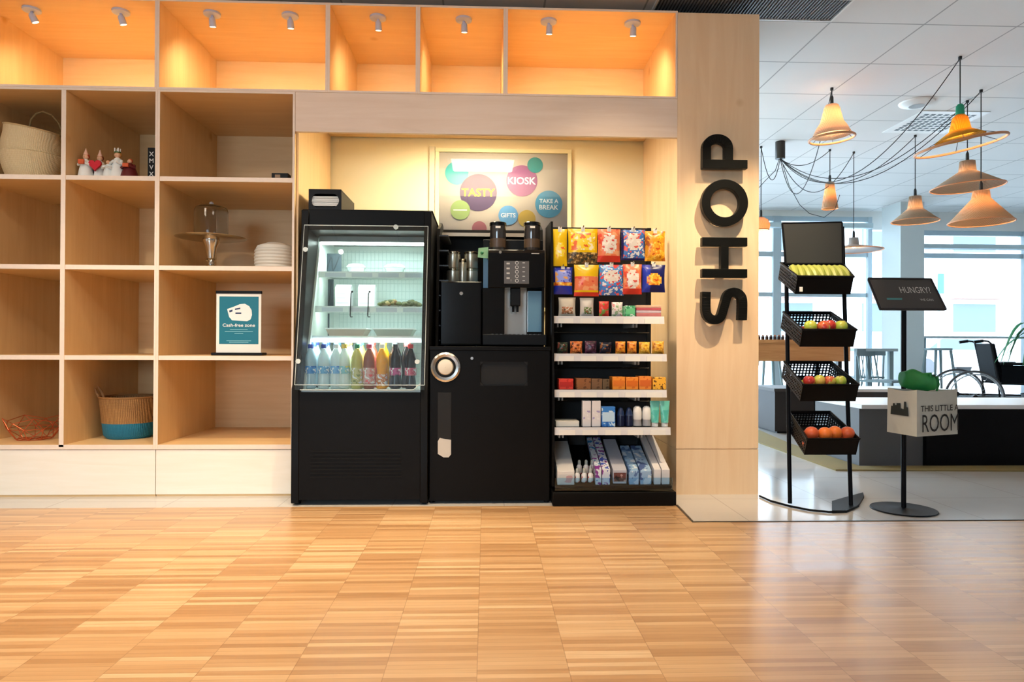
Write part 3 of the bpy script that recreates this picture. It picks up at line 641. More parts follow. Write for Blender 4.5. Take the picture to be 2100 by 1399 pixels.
row1 = [(637, 'bluewater', (40, 70, 170), (50, 130, 200), 0, 'blue capped water bottle with blue label at the far left of the fridge front row', (20, 90, 170)),
 (664, 'water', (30, 60, 150), (90, 160, 210), 0, 'dark blue capped clear water bottle, second in the fridge front row', (200, 225, 240)),
 (689, 'water', (235, 238, 240), (110, 170, 220), 0, 'clear water bottle with white cap, third in the fridge front row', (60, 120, 200)),
 (706, 'clear2', (236, 196, 70), (130, 190, 200), 0, 'clear bottle with amber cap, left of the yellow green drink', (236, 220, 120)),
 (732, 'lemon', (30, 130, 90), (196, 188, 120), 2, 'pale yellow green drink bottle with green cap in the fridge front row', (120, 130, 60)),
 (757, 'tea', (196, 40, 70), (206, 150, 140), 2, 'reddish brown iced tea bottle with red cap in the fridge front row', (230, 70, 70)),
 (783, 'orange', (240, 240, 236), (196, 110, 40), 1, 'bright orange soda bottle with white cap in the fridge front row', (240, 220, 200)),
 (811, 'cola', (24, 26, 34), (190, 70, 130), 1, 'dark cola bottle with black cap and pink label in the fridge front row', (40, 30, 40)),
 (842, 'cola', (200, 30, 40), (206, 84, 110), 1, 'dark cola bottle with red cap at the far right of the fridge front row', (230, 150, 160))]
for px, lq, cc, lc, kd, lab, l2 in row1: bottle(px, 3.815, 706, lq, cc, lc, kd, lab, lab2=l2, lb=((.34, .5) if kd == 0 else (.12, .46) if lq in ('lemon', 'tea') else (.06, .32) if lq == 'orange' else (.30, .46)))
row2 = [(643, 'bluewater', (50, 80, 180), 'water bottle with blue cap standing behind the far left one'), (667, 'water', (40, 60, 140), 'water bottle with navy cap in the second fridge row'), (690, 'water', (60, 110, 200), 'water bottle with light blue cap in the second fridge row'),
 (713, 'clear2', (238, 220, 60), 'clear bottle with yellow cap in the second fridge row'), (737, 'lemon', (60, 170, 120), 'yellow green drink with mint green cap in the second fridge row'), (761, 'pink', (230, 110, 160), 'pink drink with pink cap in the second fridge row'), (785, 'orange', (244, 130, 60), 'orange soda with orange cap in the second fridge row'), (809, 'cola', (60, 76, 80), 'cola with grey green cap in the second fridge row'), (834, 'cola', (236, 70, 70), 'cola with bright red cap in the second fridge row')]
for px, lq, cc, lab in row2: bottle(px, 3.895, 702, lq, cc, None, 2 if lq in ('lemon', 'pink') else 1, lab)
row3 = [(649, 'bluewater', (40, 60, 150), 'water bottle with blue cap at the left of the rear fridge row'), (671, 'water', (50, 90, 190), 'water bottle with blue cap, second in the rear fridge row'), (693, 'water', (70, 130, 210), 'water bottle with sky blue cap in the rear fridge row'), (717, 'clear2', (240, 230, 110), 'clear bottle with pale yellow cap in the rear fridge row'), (741, 'lemon', (80, 190, 150), 'green capped drink in the rear fridge row'), (765, 'tea', (220, 80, 70), 'iced tea with coral cap in the rear fridge row'), (788, 'orange', (240, 140, 50), 'orange soda with orange cap in the rear fridge row'), (812, 'cola', (40, 46, 50), 'cola with black cap in the rear fridge row'), (836, 'cola', (240, 90, 80), 'cola with coral red cap in the rear fridge row')]
for px, lq, cc, lab in row3: bottle(px, 3.975, 699, lq, cc, None, 0, lab)
# napkin box on top
zt0 = zft+.012
A, B_ = W(633, 400, 3.97).x, W(700, 400, 3.97).x; zb_ = W(660, 388, 3.97).z
t = T('napkin_dispenser', 'black box dispenser of white napkins lying on top of the open fridge', 'dispenser', ((A+B_)/2, 4.15, zt0))
fr_ = MB(); fr_.box(A, B_, 3.975, 4.36, zt0, zt0+.012).box(A, B_, 3.975, 4.36, zb_-.01, zb_).box(A, A+.01, 3.975, 4.36, zt0+.012, zb_-.01).box(B_-.01, B_, 3.975, 4.36, zt0+.012, zb_-.01).box(A+.01, B_-.01, 4.35, 4.36, zt0+.012, zb_-.01)
fr_.build('case', BLACKP, t, bev=.002)
cxn, czn = (A+B_)/2, (zt0+zb_)/2; rw_, rh_ = (B_-A)*.43, (zb_-zt0)*.30; fm = MB()
ring = [(cxn+rw_*cos(2*pi*k/32)*1.0, czn+rh_*max(-1, min(1, 1.35*sin(2*pi*k/32)))) for k in range(32)]
outr = []
for k in range(32):
    a_ = 2*pi*k/32; q = max(abs(cos(a_)), abs(sin(a_))); outr.append((cxn+(B_-A)/2*cos(a_)/q, czn+(zb_-zt0)/2*sin(a_)/q))
fm.loft([[(p[0], 3.97, p[1]) for p in outr], [(p[0], 3.97, p[1]) for p in ring], [(p[0], 3.98, p[1]) for p in ring]], 0, False, False); fm.build('front_plate', BLACKP, t)
nm = MB()
for k in range(5): q = czn-rh_+.01+k*(rh_*2-.02)/5; nm.box(A+.014, B_-.014, 3.984+.004*(k % 2), 4.33, q, q+(rh_*2-.02)/5-.002)
nm.build('napkins', PAPER, t)

# ================================================================== coffee base cabinet
CX0, CX1 = FX1+.006, W(1128, 900, 3.71).x; zct = W(1000, 711, 3.71).z
ct = T('coffee_cabinet', 'black base cabinet under the coffee machine with round cup hatch and recessed handle', 'cabinet', ((CX0+CX1)/2, 3.71, 0))
m = MB(); m.box(CX0, CX1, 3.732, 4.60, .012, zct-.02); m.build('body', BLACK, ct)
hx0, hx1, hz0, hz1 = W(985, 766, 3.71).x, W(1082, 766, 3.71).x, W(1030, 791, 3.71).z, W(1030, 742, 3.71).z
dm = MB(); x0, x1 = CX0+.004, CX1-.004; y0, y1 = 3.712, 3.732
dm.box(x0, x1, y0, y1, .02, hz0).box(x0, x1, y0, y1, hz1, zct-.022).box(x0, hx0, y0, y1, hz0, hz1).box(hx1, x1, y0, y1, hz0, hz1)
dr = dm.build('door', BLACK, ct)
MB().prism([(hx0, hz0), (hx0+.02, hz0), (hx0, hz0+.02)], 'Y', y0+.001, y1).prism([(hx0, hz1), (hx0, hz1-.02), (hx0+.02, hz1)], 'Y', y0+.001, y1).prism([(hx1, hz1), (hx1-.02, hz1), (hx1, hz1-.02)], 'Y', y0+.001, y1).prism([(hx1, hz0), (hx1, hz0+.02), (hx1-.02, hz0)], 'Y', y0+.001, y1).box(hx0, hx1, y1-.002, y1, hz0, hz1).build('recessed_handle', DARK, dr)
bx(CX0-.002, CX1+.002, 3.705, 4.60, zct-.02, zct).build('worktop', BLACK, ct, bev=.002)
q = W(968, 735, 3.71); MB().cyl((q.x, 3.712, q.z), (q.x, 3.705, q.z), .008, 14).build('lock', STEEL, dr)
q = W(914, 753, 3.71)
MB().loft([[(q.x+r_*cos(2*pi*k/32), y_, q.z+r_*sin(2*pi*k/32)) for k in range(32)] for r_, y_ in ((.078, 3.712), (.080, 3.700), (.070, 3.694), (.056, 3.697), (.054, 3.712))], 0, False).build('hatch_ring', STEEL, ct)
MB().loft([[(q.x+r_*cos(2*pi*k/28), y_, q.z+r_*sin(2*pi*k/28)) for k in range(28)] for r_, y_ in ((.054, 3.711), (.001, 3.7105))], 0, False).build('hatch_hole', DARK, ct)
MB().loft([[(q.x+r_*cos(2*pi*k/28), y_, q.z+r_*sin(2*pi*k/28)) for k in range(28)] for r_, y_ in ((.040, 3.710), (.043, 3.695), (.038, 3.683), (.020, 3.677), (.001, 3.676))], 0, False).build('cup_bottom', mat('cream_cup', (222, 216, 202), .5), ct)
s0, s1 = W(898, 805, 3.71), W(925, 905, 3.71)
bx(s0.x, s1.x, 3.7085, 3.712, s1.z, s0.z).build('slot_cover', DARK, ct)
pts = [(898, 905), (902, 898), (914, 901), (925, 902), (925, 932), (920, 938), (910, 938), (898, 931)]
MB().prism([(W(a_, b_, 3.71).x, W(a_, b_, 3.71).z) for a_, b_ in pts], 'Y', 3.706, 3.7085).build('paper_note', mat('crumpled_paper', (196, 192, 186), .7, bump=.6, vs=60), label='torn white paper note stuck on the black coffee cabinet door', cat='note')
for px in (884, 1122):
    q = W(px, 1036, 3.72); MB().cyl((q.x, 3.76, 0), (q.x, 3.76, .014), .016, 12).build('foot', BLACKP, ct)

# cup rack behind the machine
YK = 4.42; kx0, kx1 = CX0+.01, CX1-.012; zk1 = W(1010, 472, YK).z
kt = T('cup_rack', 'black slatted back rack standing on the coffee cabinet below the poster', 'rack', ((kx0+kx1)/2, YK, zct))
bx(kx0, kx1, YK, YK+.03, zct, zk1).build('back_board', BLACK, kt)
for a_, b_ in ((kx0, kx0+.016), (kx1-.016, kx1)): MB().prism([(3.98, zct), (4.42, zct), (4.42, zk1+.02), (4.30, zk1+.02), (4.10, zk1-.05)], 'X', a_, b_).build('side_panel', BLACK, kt)
bx(kx0+.016, kx1-.016, 4.30, YK, zk1-.052, zk1-.040).build('shelf', BLACK, kt)
bx(kx0+.016, kx1-.016, 4.292, 4.30, zk1-.062, zk1-.040).build('steel_lip', mat('dull_steel', (150, 140, 128), .35, metal=.8), kt)
sl = MB()
for k in range(8): q = zct+.03+k*.088; sl.box(kx0+.0165, kx0+.07, 4.02, 4.36, q, q+.008)
sl.build('lid_slots', mat('slot_grey', (40, 42, 46), .35), kt)
# brewer / cooler box with lock
A, B_ = W(903, 640, 3.93).x, W(988, 640, 3.93).x; zt_ = W(945, 577, 3.93).z
t = T('milk_cooler', 'glossy black milk cooler box left of the coffee machine', 'cooler', ((A+B_)/2, 4.1, zct))
bx(A, B_, 3.945, 4.36, zct+.006, zt_).build('body', BLACKG, t, bev=.004)
dd = bx(A+.003, B_-.003, 3.93, 3.944, zct+.012, zt_-.004).build('door', BLACKG, t, bev=.003)
q = W(946, 602, 3.93); MB().cyl((q.x, 3.9300, q.z), (q.x, 3.924, q.z), .010, 18).build('lock', CHROME, dd)
for a_ in (A+.03, B_-.03):
    for b_ in (3.97, 4.33): MB().cyl((a_, b_, zct), (a_, b_, zct+.007), .012, 10).build('foot', BLACKP, t)
# steel tumblers on top of the cooler
zt_ += .0005
def tumbler(x, y, z, r, h, lab):
    t = T('steel_canister', lab, 'canister', (x, y, z), 'steel canisters on the cooler')
    MB().lathe([(r*.94, z), (r, z+.004), (r, z+h*.86), (r*.98, z+h*.87)], x, y, 22).build('can', mat('canister_steel', (205, 198, 180), .28, metal=.85), t)
    MB().lathe([(r*1.03, z+h*.872), (r*1.03, z+h*.98), (r*.96, z+h)], x, y, 22).build('lid', mat('warm_steel_lid', (190, 176, 150), .2, metal=1), t)
hh = (W(930, 517, 4.2).z-zt_)/2
for px, nm_ in ((930, 'left'), (966, 'right')):
    x = W(px, 550, 4.2).x
    for k in range(2): tumbler(x, 4.2, zt_+k*(hh+.0006), .042, hh-.001, '%s steel canister on the %s of the milk cooler stack' % (('lower', 'upper')[k], nm_))
tumbler(W(949, 550, 4.10).x, 4.10, zt_, .022, hh*1.45, 'slim steel canister standing in front between the two stacks')
# coffee machine
A, B_ = W(1001, 600, 3.84).x, W(1117, 600, 3.84).x; zm0 = zct; zmt = W(1060, 512, 3.84).z
t = T('coffee_machine', 'black bean to cup coffee machine with two bean hoppers', 'coffee machine', ((A+B_)/2, 4.05, zct))
zl = W(1060, 686, 3.80).z; zu = W(1060, 590, 3.84).z
bx(A-.03, B_+.008, 3.795, 4.32, zct+.008, zl).build('drip_base', BLACKP, t, bev=.004)
g_ = MB()
for k in range(12): g_.box(A+.02+k*.024, A+.032+k*.024, 3.80, 3.92, zl, zl+.002)
g_.build('drip_grille', mat('drip_steel', (96, 98, 100), .3, metal=.8), t)
MB().box(A-.03, B_, 4.02, 4.32, zl, zu).box(A-.03, W(1034, 640, 3.86).x, 3.87, 4.02, zl, zu).box(W(1112, 640, 3.86).x, B_, 3.87, 4.02, zl, zu).build('lower_body', BLACKG, t)
MB().prism([(3.845, zu), (3.835, zmt-.02), (3.85, zmt), (4.32, zmt), (4.32, zu)], 'X', A, B_).build('upper_body', BLACKG, t, bev=.003)
bx(A-.028, A-.001, 3.90, 4.30, zu-.0, W(1060, 527, 3.9).z).build('side_panel', mat('blue_grey_side', (92, 130, 164), .2), t)
bx(A-.03, B_+.003, 4.0, 4.32, zmt, W(1060, 492, 4.0).z).build('rear_housing', BLACKP, t, bev=.003)
p0, p1 = W(1035, 600, 4.0), W(1080, 684, 4.0); bx(p0.x, p1.x, 4.012, 4.02, zl, W(1060, 592, 4.0).z).build('splash_plate', STEEL, t)
p0, p1 = W(1083, 597, 3.9), W(1110, 681, 3.9); bx(p0.x, p1.x, 3.90, 3.98, p1.z, p0.z).build('water_tank', mat('blue_water_tank', (120, 168, 200), .12, trans=.2), t)
sp_x = W(1057, 600, 3.9).x
sp = bx(sp_x-.028, sp_x+.028, 3.87, 3.95, W(1057, 628, 3.9).z, zu).build('spout', BLACKP, t, bev=.004)
MB().cyl((sp_x-.012, 3.90, W(1057, 628, 3.9).z), (sp_x-.012, 3.90, W(1057, 640, 3.9).z), .007, 10).cyl((sp_x+.012, 3.90, W(1057, 628, 3.9).z), (sp_x+.012, 3.90, W(1057, 640, 3.9).z), .007, 10).build('nozzle', BLACKP, sp)
p0, p1 = W(1034, 535, 3.83), W(1085, 582, 3.83)
dp = bx(p0.x, p1.x, 3.834, 3.842, p1.z, p0.z).build('display_panel', mat('display_grey', (92, 92, 94), .3), t)
bm_ = MB()
for k in range(5):
    q = W(1060, 539+k*9.2, 3.83); c = Vector((q.x, 3.832, q.z)); rr = .010
    bm_.loft([[(c.x+r_*cos(2*pi*j/16), y_, c.z+r_*sin(2*pi*j/16)) for j in range(16)] for r_, y_ in ((rr, 3.834), (rr, 3.831), (rr*.7, 3.831), (rr*.7, 3.834))], 0, False)
    q = W(1073, 539+k*9.2, 3.83); bm_.box(q.x-.004, q.x+.010, 3.8325, 3.834, q.z-.002, q.z+.002)
bm_.build('button', mat('button_white', (214, 214, 214), .4), dp)
mm = MB()
for k in range(4):
    q = W(1041, 541+k*10, 3.83); mm.box(q.x-.006, q.x+.012, 3.8325, 3.834, q.z-.003, q.z+.006)
mm.text('menu' if 0 else 'I', (W(1048, 575, 3.83).x, 3.834, W(1048, 575, 3.83).z), (1, 0, 0), (0, 0, 1), h=.012); mm.build('menu_print', mat('menu_print', (200, 198, 194), .4), dp)
for px, lab in ((1021, 'left'), (1091, 'right')):
    c = W(px, 500, 4.04); zb = W(1060, 492, 4.0).z if 1 else 0; zt_h = W(px, 457, 4.04).z; r_ = .047
    zb = W(1060, 512, 3.95).z if False else W(1060, 492, 4.0).z
    # hoppers stand in front on the upper body
    c = W(px, 500, 3.93); zt_h = W(px, 457, 3.93).z; zb = zmt+.001
    h_ = MB().lathe([(r_*.97, zb), (r_, zb+.004), (r_, zt_h-.02)], c.x, 3.93, 24).build('bean_hopper', mat('smoked_hopper', (52, 48, 46), .1, coat=1), t)
    MB().lathe([(r_*1.04, zt_h-.02), (r_*1.05, zt_h-.004), (r_*.98, zt_h)], c.x, 3.93, 24).build('hopper_lid', BLACKG, h_)
    bx(c.x-.014, c.x+.014, 3.93-r_-.0015, 3.93-r_+.004, zt_h-.038, zt_h-.026).build('hopper_label', PAPER, h_)
    MB().lathe([(r_*1.012, zb+.02), (r_*1.012, zb+.07)], c.x, 3.93, 24, cap=False).build('hopper_window', mat('bean_brown', (88, 70, 54), .25, coat=.8), h_)
q = W(1026, 517, 3.83); MB().cyl((q.x, 3.840, q.z), (q.x, 3.833, q.z), .008, 14).build('badge', CHROME, t)
q = W(1098, 520, 3.83); MB().box(q.x-.022, q.x+.022, 3.833, 3.837, q.z-.002, q.z+.002).build('nameplate', mat('faint_white', (180, 180, 180), .4), t)
# green leaflet clipped at the machine's left
q = W(992, 517, 3.86)
t = T('price_card', 'small pale green card clipped to the left upper corner of the coffee machine', 'card', (q.x, 3.865, q.z-.035))
MB().hexa([(q.x-.034, 3.86, q.z-.030), (q.x+.024, 3.872, q.z-.034), (q.x+.024, 3.875, q.z-.034), (q.x-.034, 3.863, q.z-.030), (q.x-.030, 3.86, q.z+.022), (q.x+.026, 3.872, q.z+.030), (q.x+.026, 3.875, q.z+.030), (q.x-.030, 3.863, q.z+.022)]).build('card', mat('mint_card', (150, 204, 160), .5), t)
MB().ball((q.x-.01, 3.861, q.z-.005), .009, 10).build('print', mat('green_print', (40, 120, 80), .5), t)
bx(q.x+.02, q.x+.032, 3.874, 3.90, q.z-.036, q.z-.02).build('clip', BLACKP, t)

# ================================================================== snack rack
SX0, SX1 = CX1+.008, W(1378, 900, 3.66).x
zs_t = W(1230, 467, 4.1).z
st = T('snack_rack', 'black shop display rack with pegs, white fronted shelves and a sloping bottom tray', 'rack', ((SX0+SX1)/2, 3.9, 0))
bx(SX0, SX1+.02, 3.64, 4.14, 0.004, W(1260, 1009, 3.65).z).build('base_box', BLACK, st, bev=.004)
MB().prism([(3.68, .1), (3.66, .5), (3.72, .95), (3.80, zs_t-.02), (4.14, zs_t), (4.14, .1)], 'X', SX0, SX0+.012).build('side_panel', BLACK, st)
bx(SX0+.012, SX1-.03, 4.10, 4.13, .1, zs_t).build('back_panel', mat('rack_black', (12, 12, 14), .5), st)
bx(SX1-.036, SX1-.012, 4.09, 4.13, .1, zs_t).build('rear_post', BLACKM, st)
RAIL = mat('white_price_rail', (222, 220, 222), .3)
SZ = {}
for k, py, Yq in (('A', 649, 3.78), ('B', 726, 3.74), ('C', 800, 3.71), ('D', 877, 3.68)):
    zq = W(1250, py, Yq).z; SZ[k] = (zq, Yq); xr = W({'A': 1362, 'B': 1367, 'C': 1367, 'D': 1375}[k], py, Yq).x
    s_ = bx(SX0+.013, xr, Yq+.006, 4.09, zq-.012, zq).build('shelf', mat('shelf_dark', (40, 40, 44), .4), st)
    rl = MB().hexa([(SX0+.013, Yq-.006, zq-.040), (xr, Yq-.006, zq-.040), (xr, Yq+.002, zq-.040), (SX0+.013, Yq+.002, zq-.040), (SX0+.013, Yq, zq+.001), (xr, Yq, zq+.001), (xr, Yq+.005, zq+.001), (SX0+.013, Yq+.005, zq+.001)]).build('price_rail', RAIL, s_)
    tk = MB(); n = 5
    for j in range(n):
        x0 = SX0+.03+j*(xr-SX0-.03)/n; tk.box(x0+.01, x0+.095, Yq-.0085, Yq-.0065, zq-.040, zq-.012)
    tk.build('price_ticket', PAPER, rl)
    for f in (.03, .06, .70, .73): x0 = SX0+.02+(xr-SX0)*f; bx(x0, x0+.008, Yq+.03, 4.09, zq-.06, zq-.013).build('shelf_bracket', GREYP, s_)
    if k != 'D':
        MB().cyl((SX0+.013, 4.02, zq-.085), (SX1-.04, 4.02, zq-.085), .004, 8).build('hang_bar', STEEL, s_)

def W2(px, py, Y): q = W(px, py, Y); return q.x, q.z
def bag(x0, x1, yt, yb, Y, ma, mb_, lab, tilt=0, cat='snack bag', group=None, thick=.05, zone=None, mc=None, zb=None, name='snack_bag'):
    A, zt_ = W2(x0, yt, Y); B_, zb2 = W2(x1, yb, Y)
    if zb is not None: zb2 = zb+.001
    w_, h_ = B_-A, zt_-zb2; cx_ = (A+B_)/2; t = T(name, lab, cat, (cx_, Y, zb2), group)
    nx, nz = 12, 16; m = MB(); ph = random.uniform(0, 6)
    def P(i, j, s):
        u, v = i/nx, j/nz; pin = min(1, sin(pi*min(1, max(0, (v-.05)/.9)))**.45) if .05 < v < .95 else 0
        bul = max(0, pin)*(sin(pi*u)**.5 if 0 < u < 1 else 0)
        wsc = 1-.06*pin*(1); d = thick/2*bul*(1+.12*sin(7*u+ph)*sin(9*v+ph*2))
        return (cx_+(u-.5)*w_*wsc+tilt*(v-.5)*w_, Y+s*d+(.001*s), zb2+v*h_)
    for s in (-1, 1):
        vs = [P(i, j, s) for j in range(nz+1) for i in range(nx+1)]; o = len(m.v); m.v += [Vector(q) for q in vs]
        for j in range(nz):
            for i in range(nx):
                u, v = (i+.5)/nx, (j+.5)/nz
                mi = zone(u, v) if zone and s < 0 else 0
                m.f.append((o+j*(nx+1)+i, o+j*(nx+1)+i+1, o+(j+1)*(nx+1)+i+1, o+(j+1)*(nx+1)+i)); m.m.append(mi); m.s.append(True)
    m.build('pouch', [ma, mb_]+([mc] if mc else []), t)
    return t, cx_, zt_
def seal(t, cx_, zt_, Y, w_=.02):
    MB().box(cx_-w_/2, cx_+w_/2, Y-.009, Y-.005, zt_-.035, zt_+.012).build('peg_ticket', PAPER, t)
oval = lambda cu, cv, ru, rv: (lambda u, v: 1 if ((u-cu)/ru)**2+((v-cv)/rv)**2 < 1 else 0)
band = lambda a, b: (lambda u, v: 1 if a < v < b else 0)
def two(f, g): return lambda u, v: 1 if f(u, v) else (2 if g(u, v) else 0)
Yel = mat('bag_yellow', (250, 200, 20), .25, var=.15, vs=30); Yel2 = pattern('bag_yellow_print', (250, 220, 60), (240, 110, 40), (250, 240, 200), 34)
Org = pattern('bag_coral', (242, 130, 84), (230, 76, 50), (246, 170, 120), 28); Blu = pattern('bag_blue_multi', (60, 120, 200), (236, 90, 80), (240, 240, 240), 42)
Gol = pattern('bag_gold', (226, 150, 24), (170, 84, 16), (246, 190, 50), 32); Bl2 = mat('bag_royal', (34, 52, 170), .25, var=.3, vs=30); Wh = pattern('bag_white_print', (236, 226, 214), (220, 90, 80), (250, 240, 230), 46)
Redm = mat('bag_red', (214, 56, 40), .3, var=.2, vs=40); Sky = pattern('bag_sky', (70, 150, 220), (240, 240, 246), (230, 70, 70), 44); Nvy = mat('bag_navy', (22, 26, 92), .3, var=.3, vs=20)
OrgP = pattern('bag_orange_burst', (240, 160, 40), (200, 80, 20), (250, 210, 90), 50); Brn = pattern('bag_nut_print', (120, 90, 50), (220, 190, 120), (40, 50, 40), 60); Lil = pattern('bag_lilac', (150, 160, 236), (236, 170, 90), (60, 80, 200), 36)
YU, YLo = 3.80, 3.80
rows = [
 (1133, 1163, 470, 546, Yel, Yel2, None, oval(.5, .42, .34, .2), 'yellow crisp bag hanging at the left end of the upper peg row'),
 (1164, 1226, 469, 541, Yel, Yel2, Brn, two(lambda u, v: .40 < v < .9 and .1 < u < .95, lambda u, v: v < .34), 'wide yellow and white snack bag, second on the upper peg row'),
 (1225, 1272, 470, 538, Org, Wh, Redm, two(lambda u, v: ((u-.5)/.34)**2+((v-.55)/.3)**2 < 1, lambda u, v: v < .2), 'coral red sweet bag in the middle of the upper peg row'),
 (1273, 1323, 471, 534, Blu, Wh, Nvy, two(lambda u, v: ((u-.5)/.32)**2+((v-.6)/.28)**2 < 1, lambda u, v: v < .08 or u < .12), 'blue and white sweet bag, fourth on the upper peg row'),
 (1322, 1364, 474, 536, Gol, OrgP, Redm, two(lambda u, v: ((u-.5)/.3)**2+((v-.35)/.26)**2 < 1, lambda u, v: ((u-.5)/.2)**2+((v-.5)/.1)**2 < 1), 'golden brown snack bag at the right end of the upper peg row'),
 (1134, 1174, 548, 604, Bl2, OrgP, Lil, two(lambda u, v: .3 < v < .46, lambda u, v: .46 <= v < .9 and .1 < u < .9), 'royal blue crisp bag at the left end of the lower peg row'),
 (1177, 1228, 543, 608, Yel, Org, Redm, two(lambda u, v: .2 < v < .62, lambda u, v: v < .12 or (.34 < v < .46 and (u < .22 or u > .8))), 'yellow and orange banded snack bag on the lower peg row'),
 (1228, 1279, 543, 606, Sky, Blu, Wh, two(lambda u, v: v < .3, lambda u, v: ((u-.5)/.34)**2+((v-.6)/.2)**2 < 1), 'sky blue sweet bag in the middle of the lower peg row'),
 (1277, 1316, 542, 604, Org, Wh, Redm, two(lambda u, v: ((u-.5)/.36)**2+((v-.5)/.3)**2 < 1, lambda u, v: v < .2), 'orange red sweet bag, fourth on the lower peg row'),
 (1316, 1364, 543, 600, Nvy, OrgP, Bl2, two(lambda u, v: ((u-.5)/.36)**2+((v-.45)/.22)**2 < 1, lambda u, v: u < .3), 'navy blue snack bag with orange print at the right end of the lower peg row')]
for i, (x0, x1, yt, yb, a_, b_, c_, zn, lab) in enumerate(rows):
    Y_ = YU+.012*(i % 2)
    t, cx_, zt_ = bag(x0, x1, yt, yb, Y_, a_, b_, lab, zone=zn, mc=c_, thick=.05, group='hanging snack bags'); seal(t, cx_, zt_, Y_)
    MB().tube([(cx_, 4.10, zt_+.006), (cx_, Y_-.03, zt_+.006), (cx_, Y_-.035, zt_+.012)], .003, 8).build('peg_hook', STEEL, st)
# shelf A
zq, Yq = SZ['A']
bag(1145, 1183, 610, 0, Yq+.05, mat('cream_pouch', (222, 210, 190), .5, var=.08), pattern('pouch_print', (196, 130, 90), (80, 90, 60), (236, 226, 208), 70), 'beige nut pouch at the left end of the top rack shelf', zone=lambda u, v: 1 if .1 < v < .5 and .15 < u < .85 else 0, zb=zq, name='nut_pouch', cat='pouch')
bag(1189, 1220, 611, 0, Yq+.05, mat('pale_pouch', (226, 218, 208), .5, var=.08), pattern('pouch_print2', (120, 140, 80), (200, 90, 70), (236, 230, 222), 70), 'pale pouch with green print, second on the top rack shelf', zone=lambda u, v: 1 if .1 < v < .5 and .25 < u < .85 else 0, zb=zq, name='nut_pouch', cat='pouch')
bag(1228, 1251, 618, 0, Yq+.04, pattern('red_pouch', (220, 66, 56), (240, 110, 80), (120, 150, 60), 40), Redm, 'small red sweet pouch on the top rack shelf', zb=zq, name='sweet_pouch', cat='pouch', thick=.03)
bag(1254, 1279, 620, 0, Yq+.04, pattern('white_pouch', (232, 226, 222), (220, 150, 150), (150, 180, 140), 50), WHITE, 'small white sweet pouch on the top rack shelf', zb=zq, name='sweet_pouch', cat='pouch', thick=.03)
def pbox(x0, x1, yt, sh_, dep, ma, lab, name='snack_box', cat='box', stripe=None, yo=.03, group=None, mb_=None, zb=None):
    zq, Yq = SZ[sh_]; Y = Yq+yo; zb = (zq if zb is None else zb)+.0006; A, zt_ = W2(x0, yt, Y); B_ = W2(x1, yt, Y)[0]
    t = T(name, lab, cat, ((A+B_)/2, Y+dep/2, zb), group)
    MB().box(A, B_, Y, Y+dep, zb, zt_).build('box_body', ma, t, bev=.002)
    if mb_: MB().box(A+.004, B_-.004, Y-.001, Y, zb+(zt_-zb)*.25, zb+(zt_-zb)*.72).build('front_label', mb_, t)
    return zt_
pbox(1282, 1303, 627, 'A', .08, pattern('green_box', (90, 180, 130), (230, 240, 230), (60, 140, 90), 60), 'small green and white box on the top rack shelf', mb_=mat('mint', (110, 200, 140), .4))
zz_ = None
for k, c in enumerate([(200, 120, 120), (206, 186, 196), (190, 90, 100), (214, 176, 150)]): zz_ = pbox(1305, 1356, 642-k*5.4, 'A', .06, mat('bar_%d' % k, c, .35, var=.15, vs=50), ['lowest flat pinkish bar in the stack', 'second flat lilac bar of the stack', 'third flat rose bar of the stack', 'topmost flat peach bar of the stack'][k]+' at the right of the top rack shelf', 'chocolate_bar', 'bar', zb=zz_)
# shelf B
items = [(1142, 1168, 'green_nut', (34, 44, 34), (120, 60, 50), (70, 84, 60), 'dark green nut pouch at the left end of the second rack shelf'), (1169, 1197, 'orange_nut', (210, 110, 50), (70, 40, 24), (236, 160, 90), 'orange and black nut pouch on the second rack shelf'), (1199, 1226, 'purple_nut', (74, 34, 60), (120, 90, 110), (34, 20, 34), 'dark purple nut pouch on the second rack shelf'), (1229, 1257, 'blue_nut', (16, 22, 48), (150, 90, 40), (8, 10, 22), 'dark blue nut pouch with orange top on the second rack shelf'),
 (1262, 1285, 'or1', (230, 140, 40), (150, 60, 20), (246, 180, 60), 'orange snack pouch left of its twin on the second rack shelf'), (1286, 1308, 'or2', (226, 136, 44), (160, 70, 20), (244, 170, 70), 'orange snack pouch right of its twin on the second rack shelf'), (1310, 1335, 'ye1', (226, 170, 50), (190, 120, 30), (246, 206, 90), 'mustard yellow snack pouch on the second rack shelf'), (1337, 1364, 'ye2', (222, 160, 50), (170, 100, 30), (240, 190, 80), 'mustard yellow snack pouch at the right end of the second rack shelf')]
for x0, x1, nm_, a_, b_, c_, lab in items: bag(x0, x1, 700+random.uniform(-1, 2), 0, SZ['B'][1]+.035, pattern('pouch_'+nm_, a_, b_, c_, 70), WHITE, lab, zb=SZ['B'][0], name='snack_pouch', cat='pouch', thick=.035)
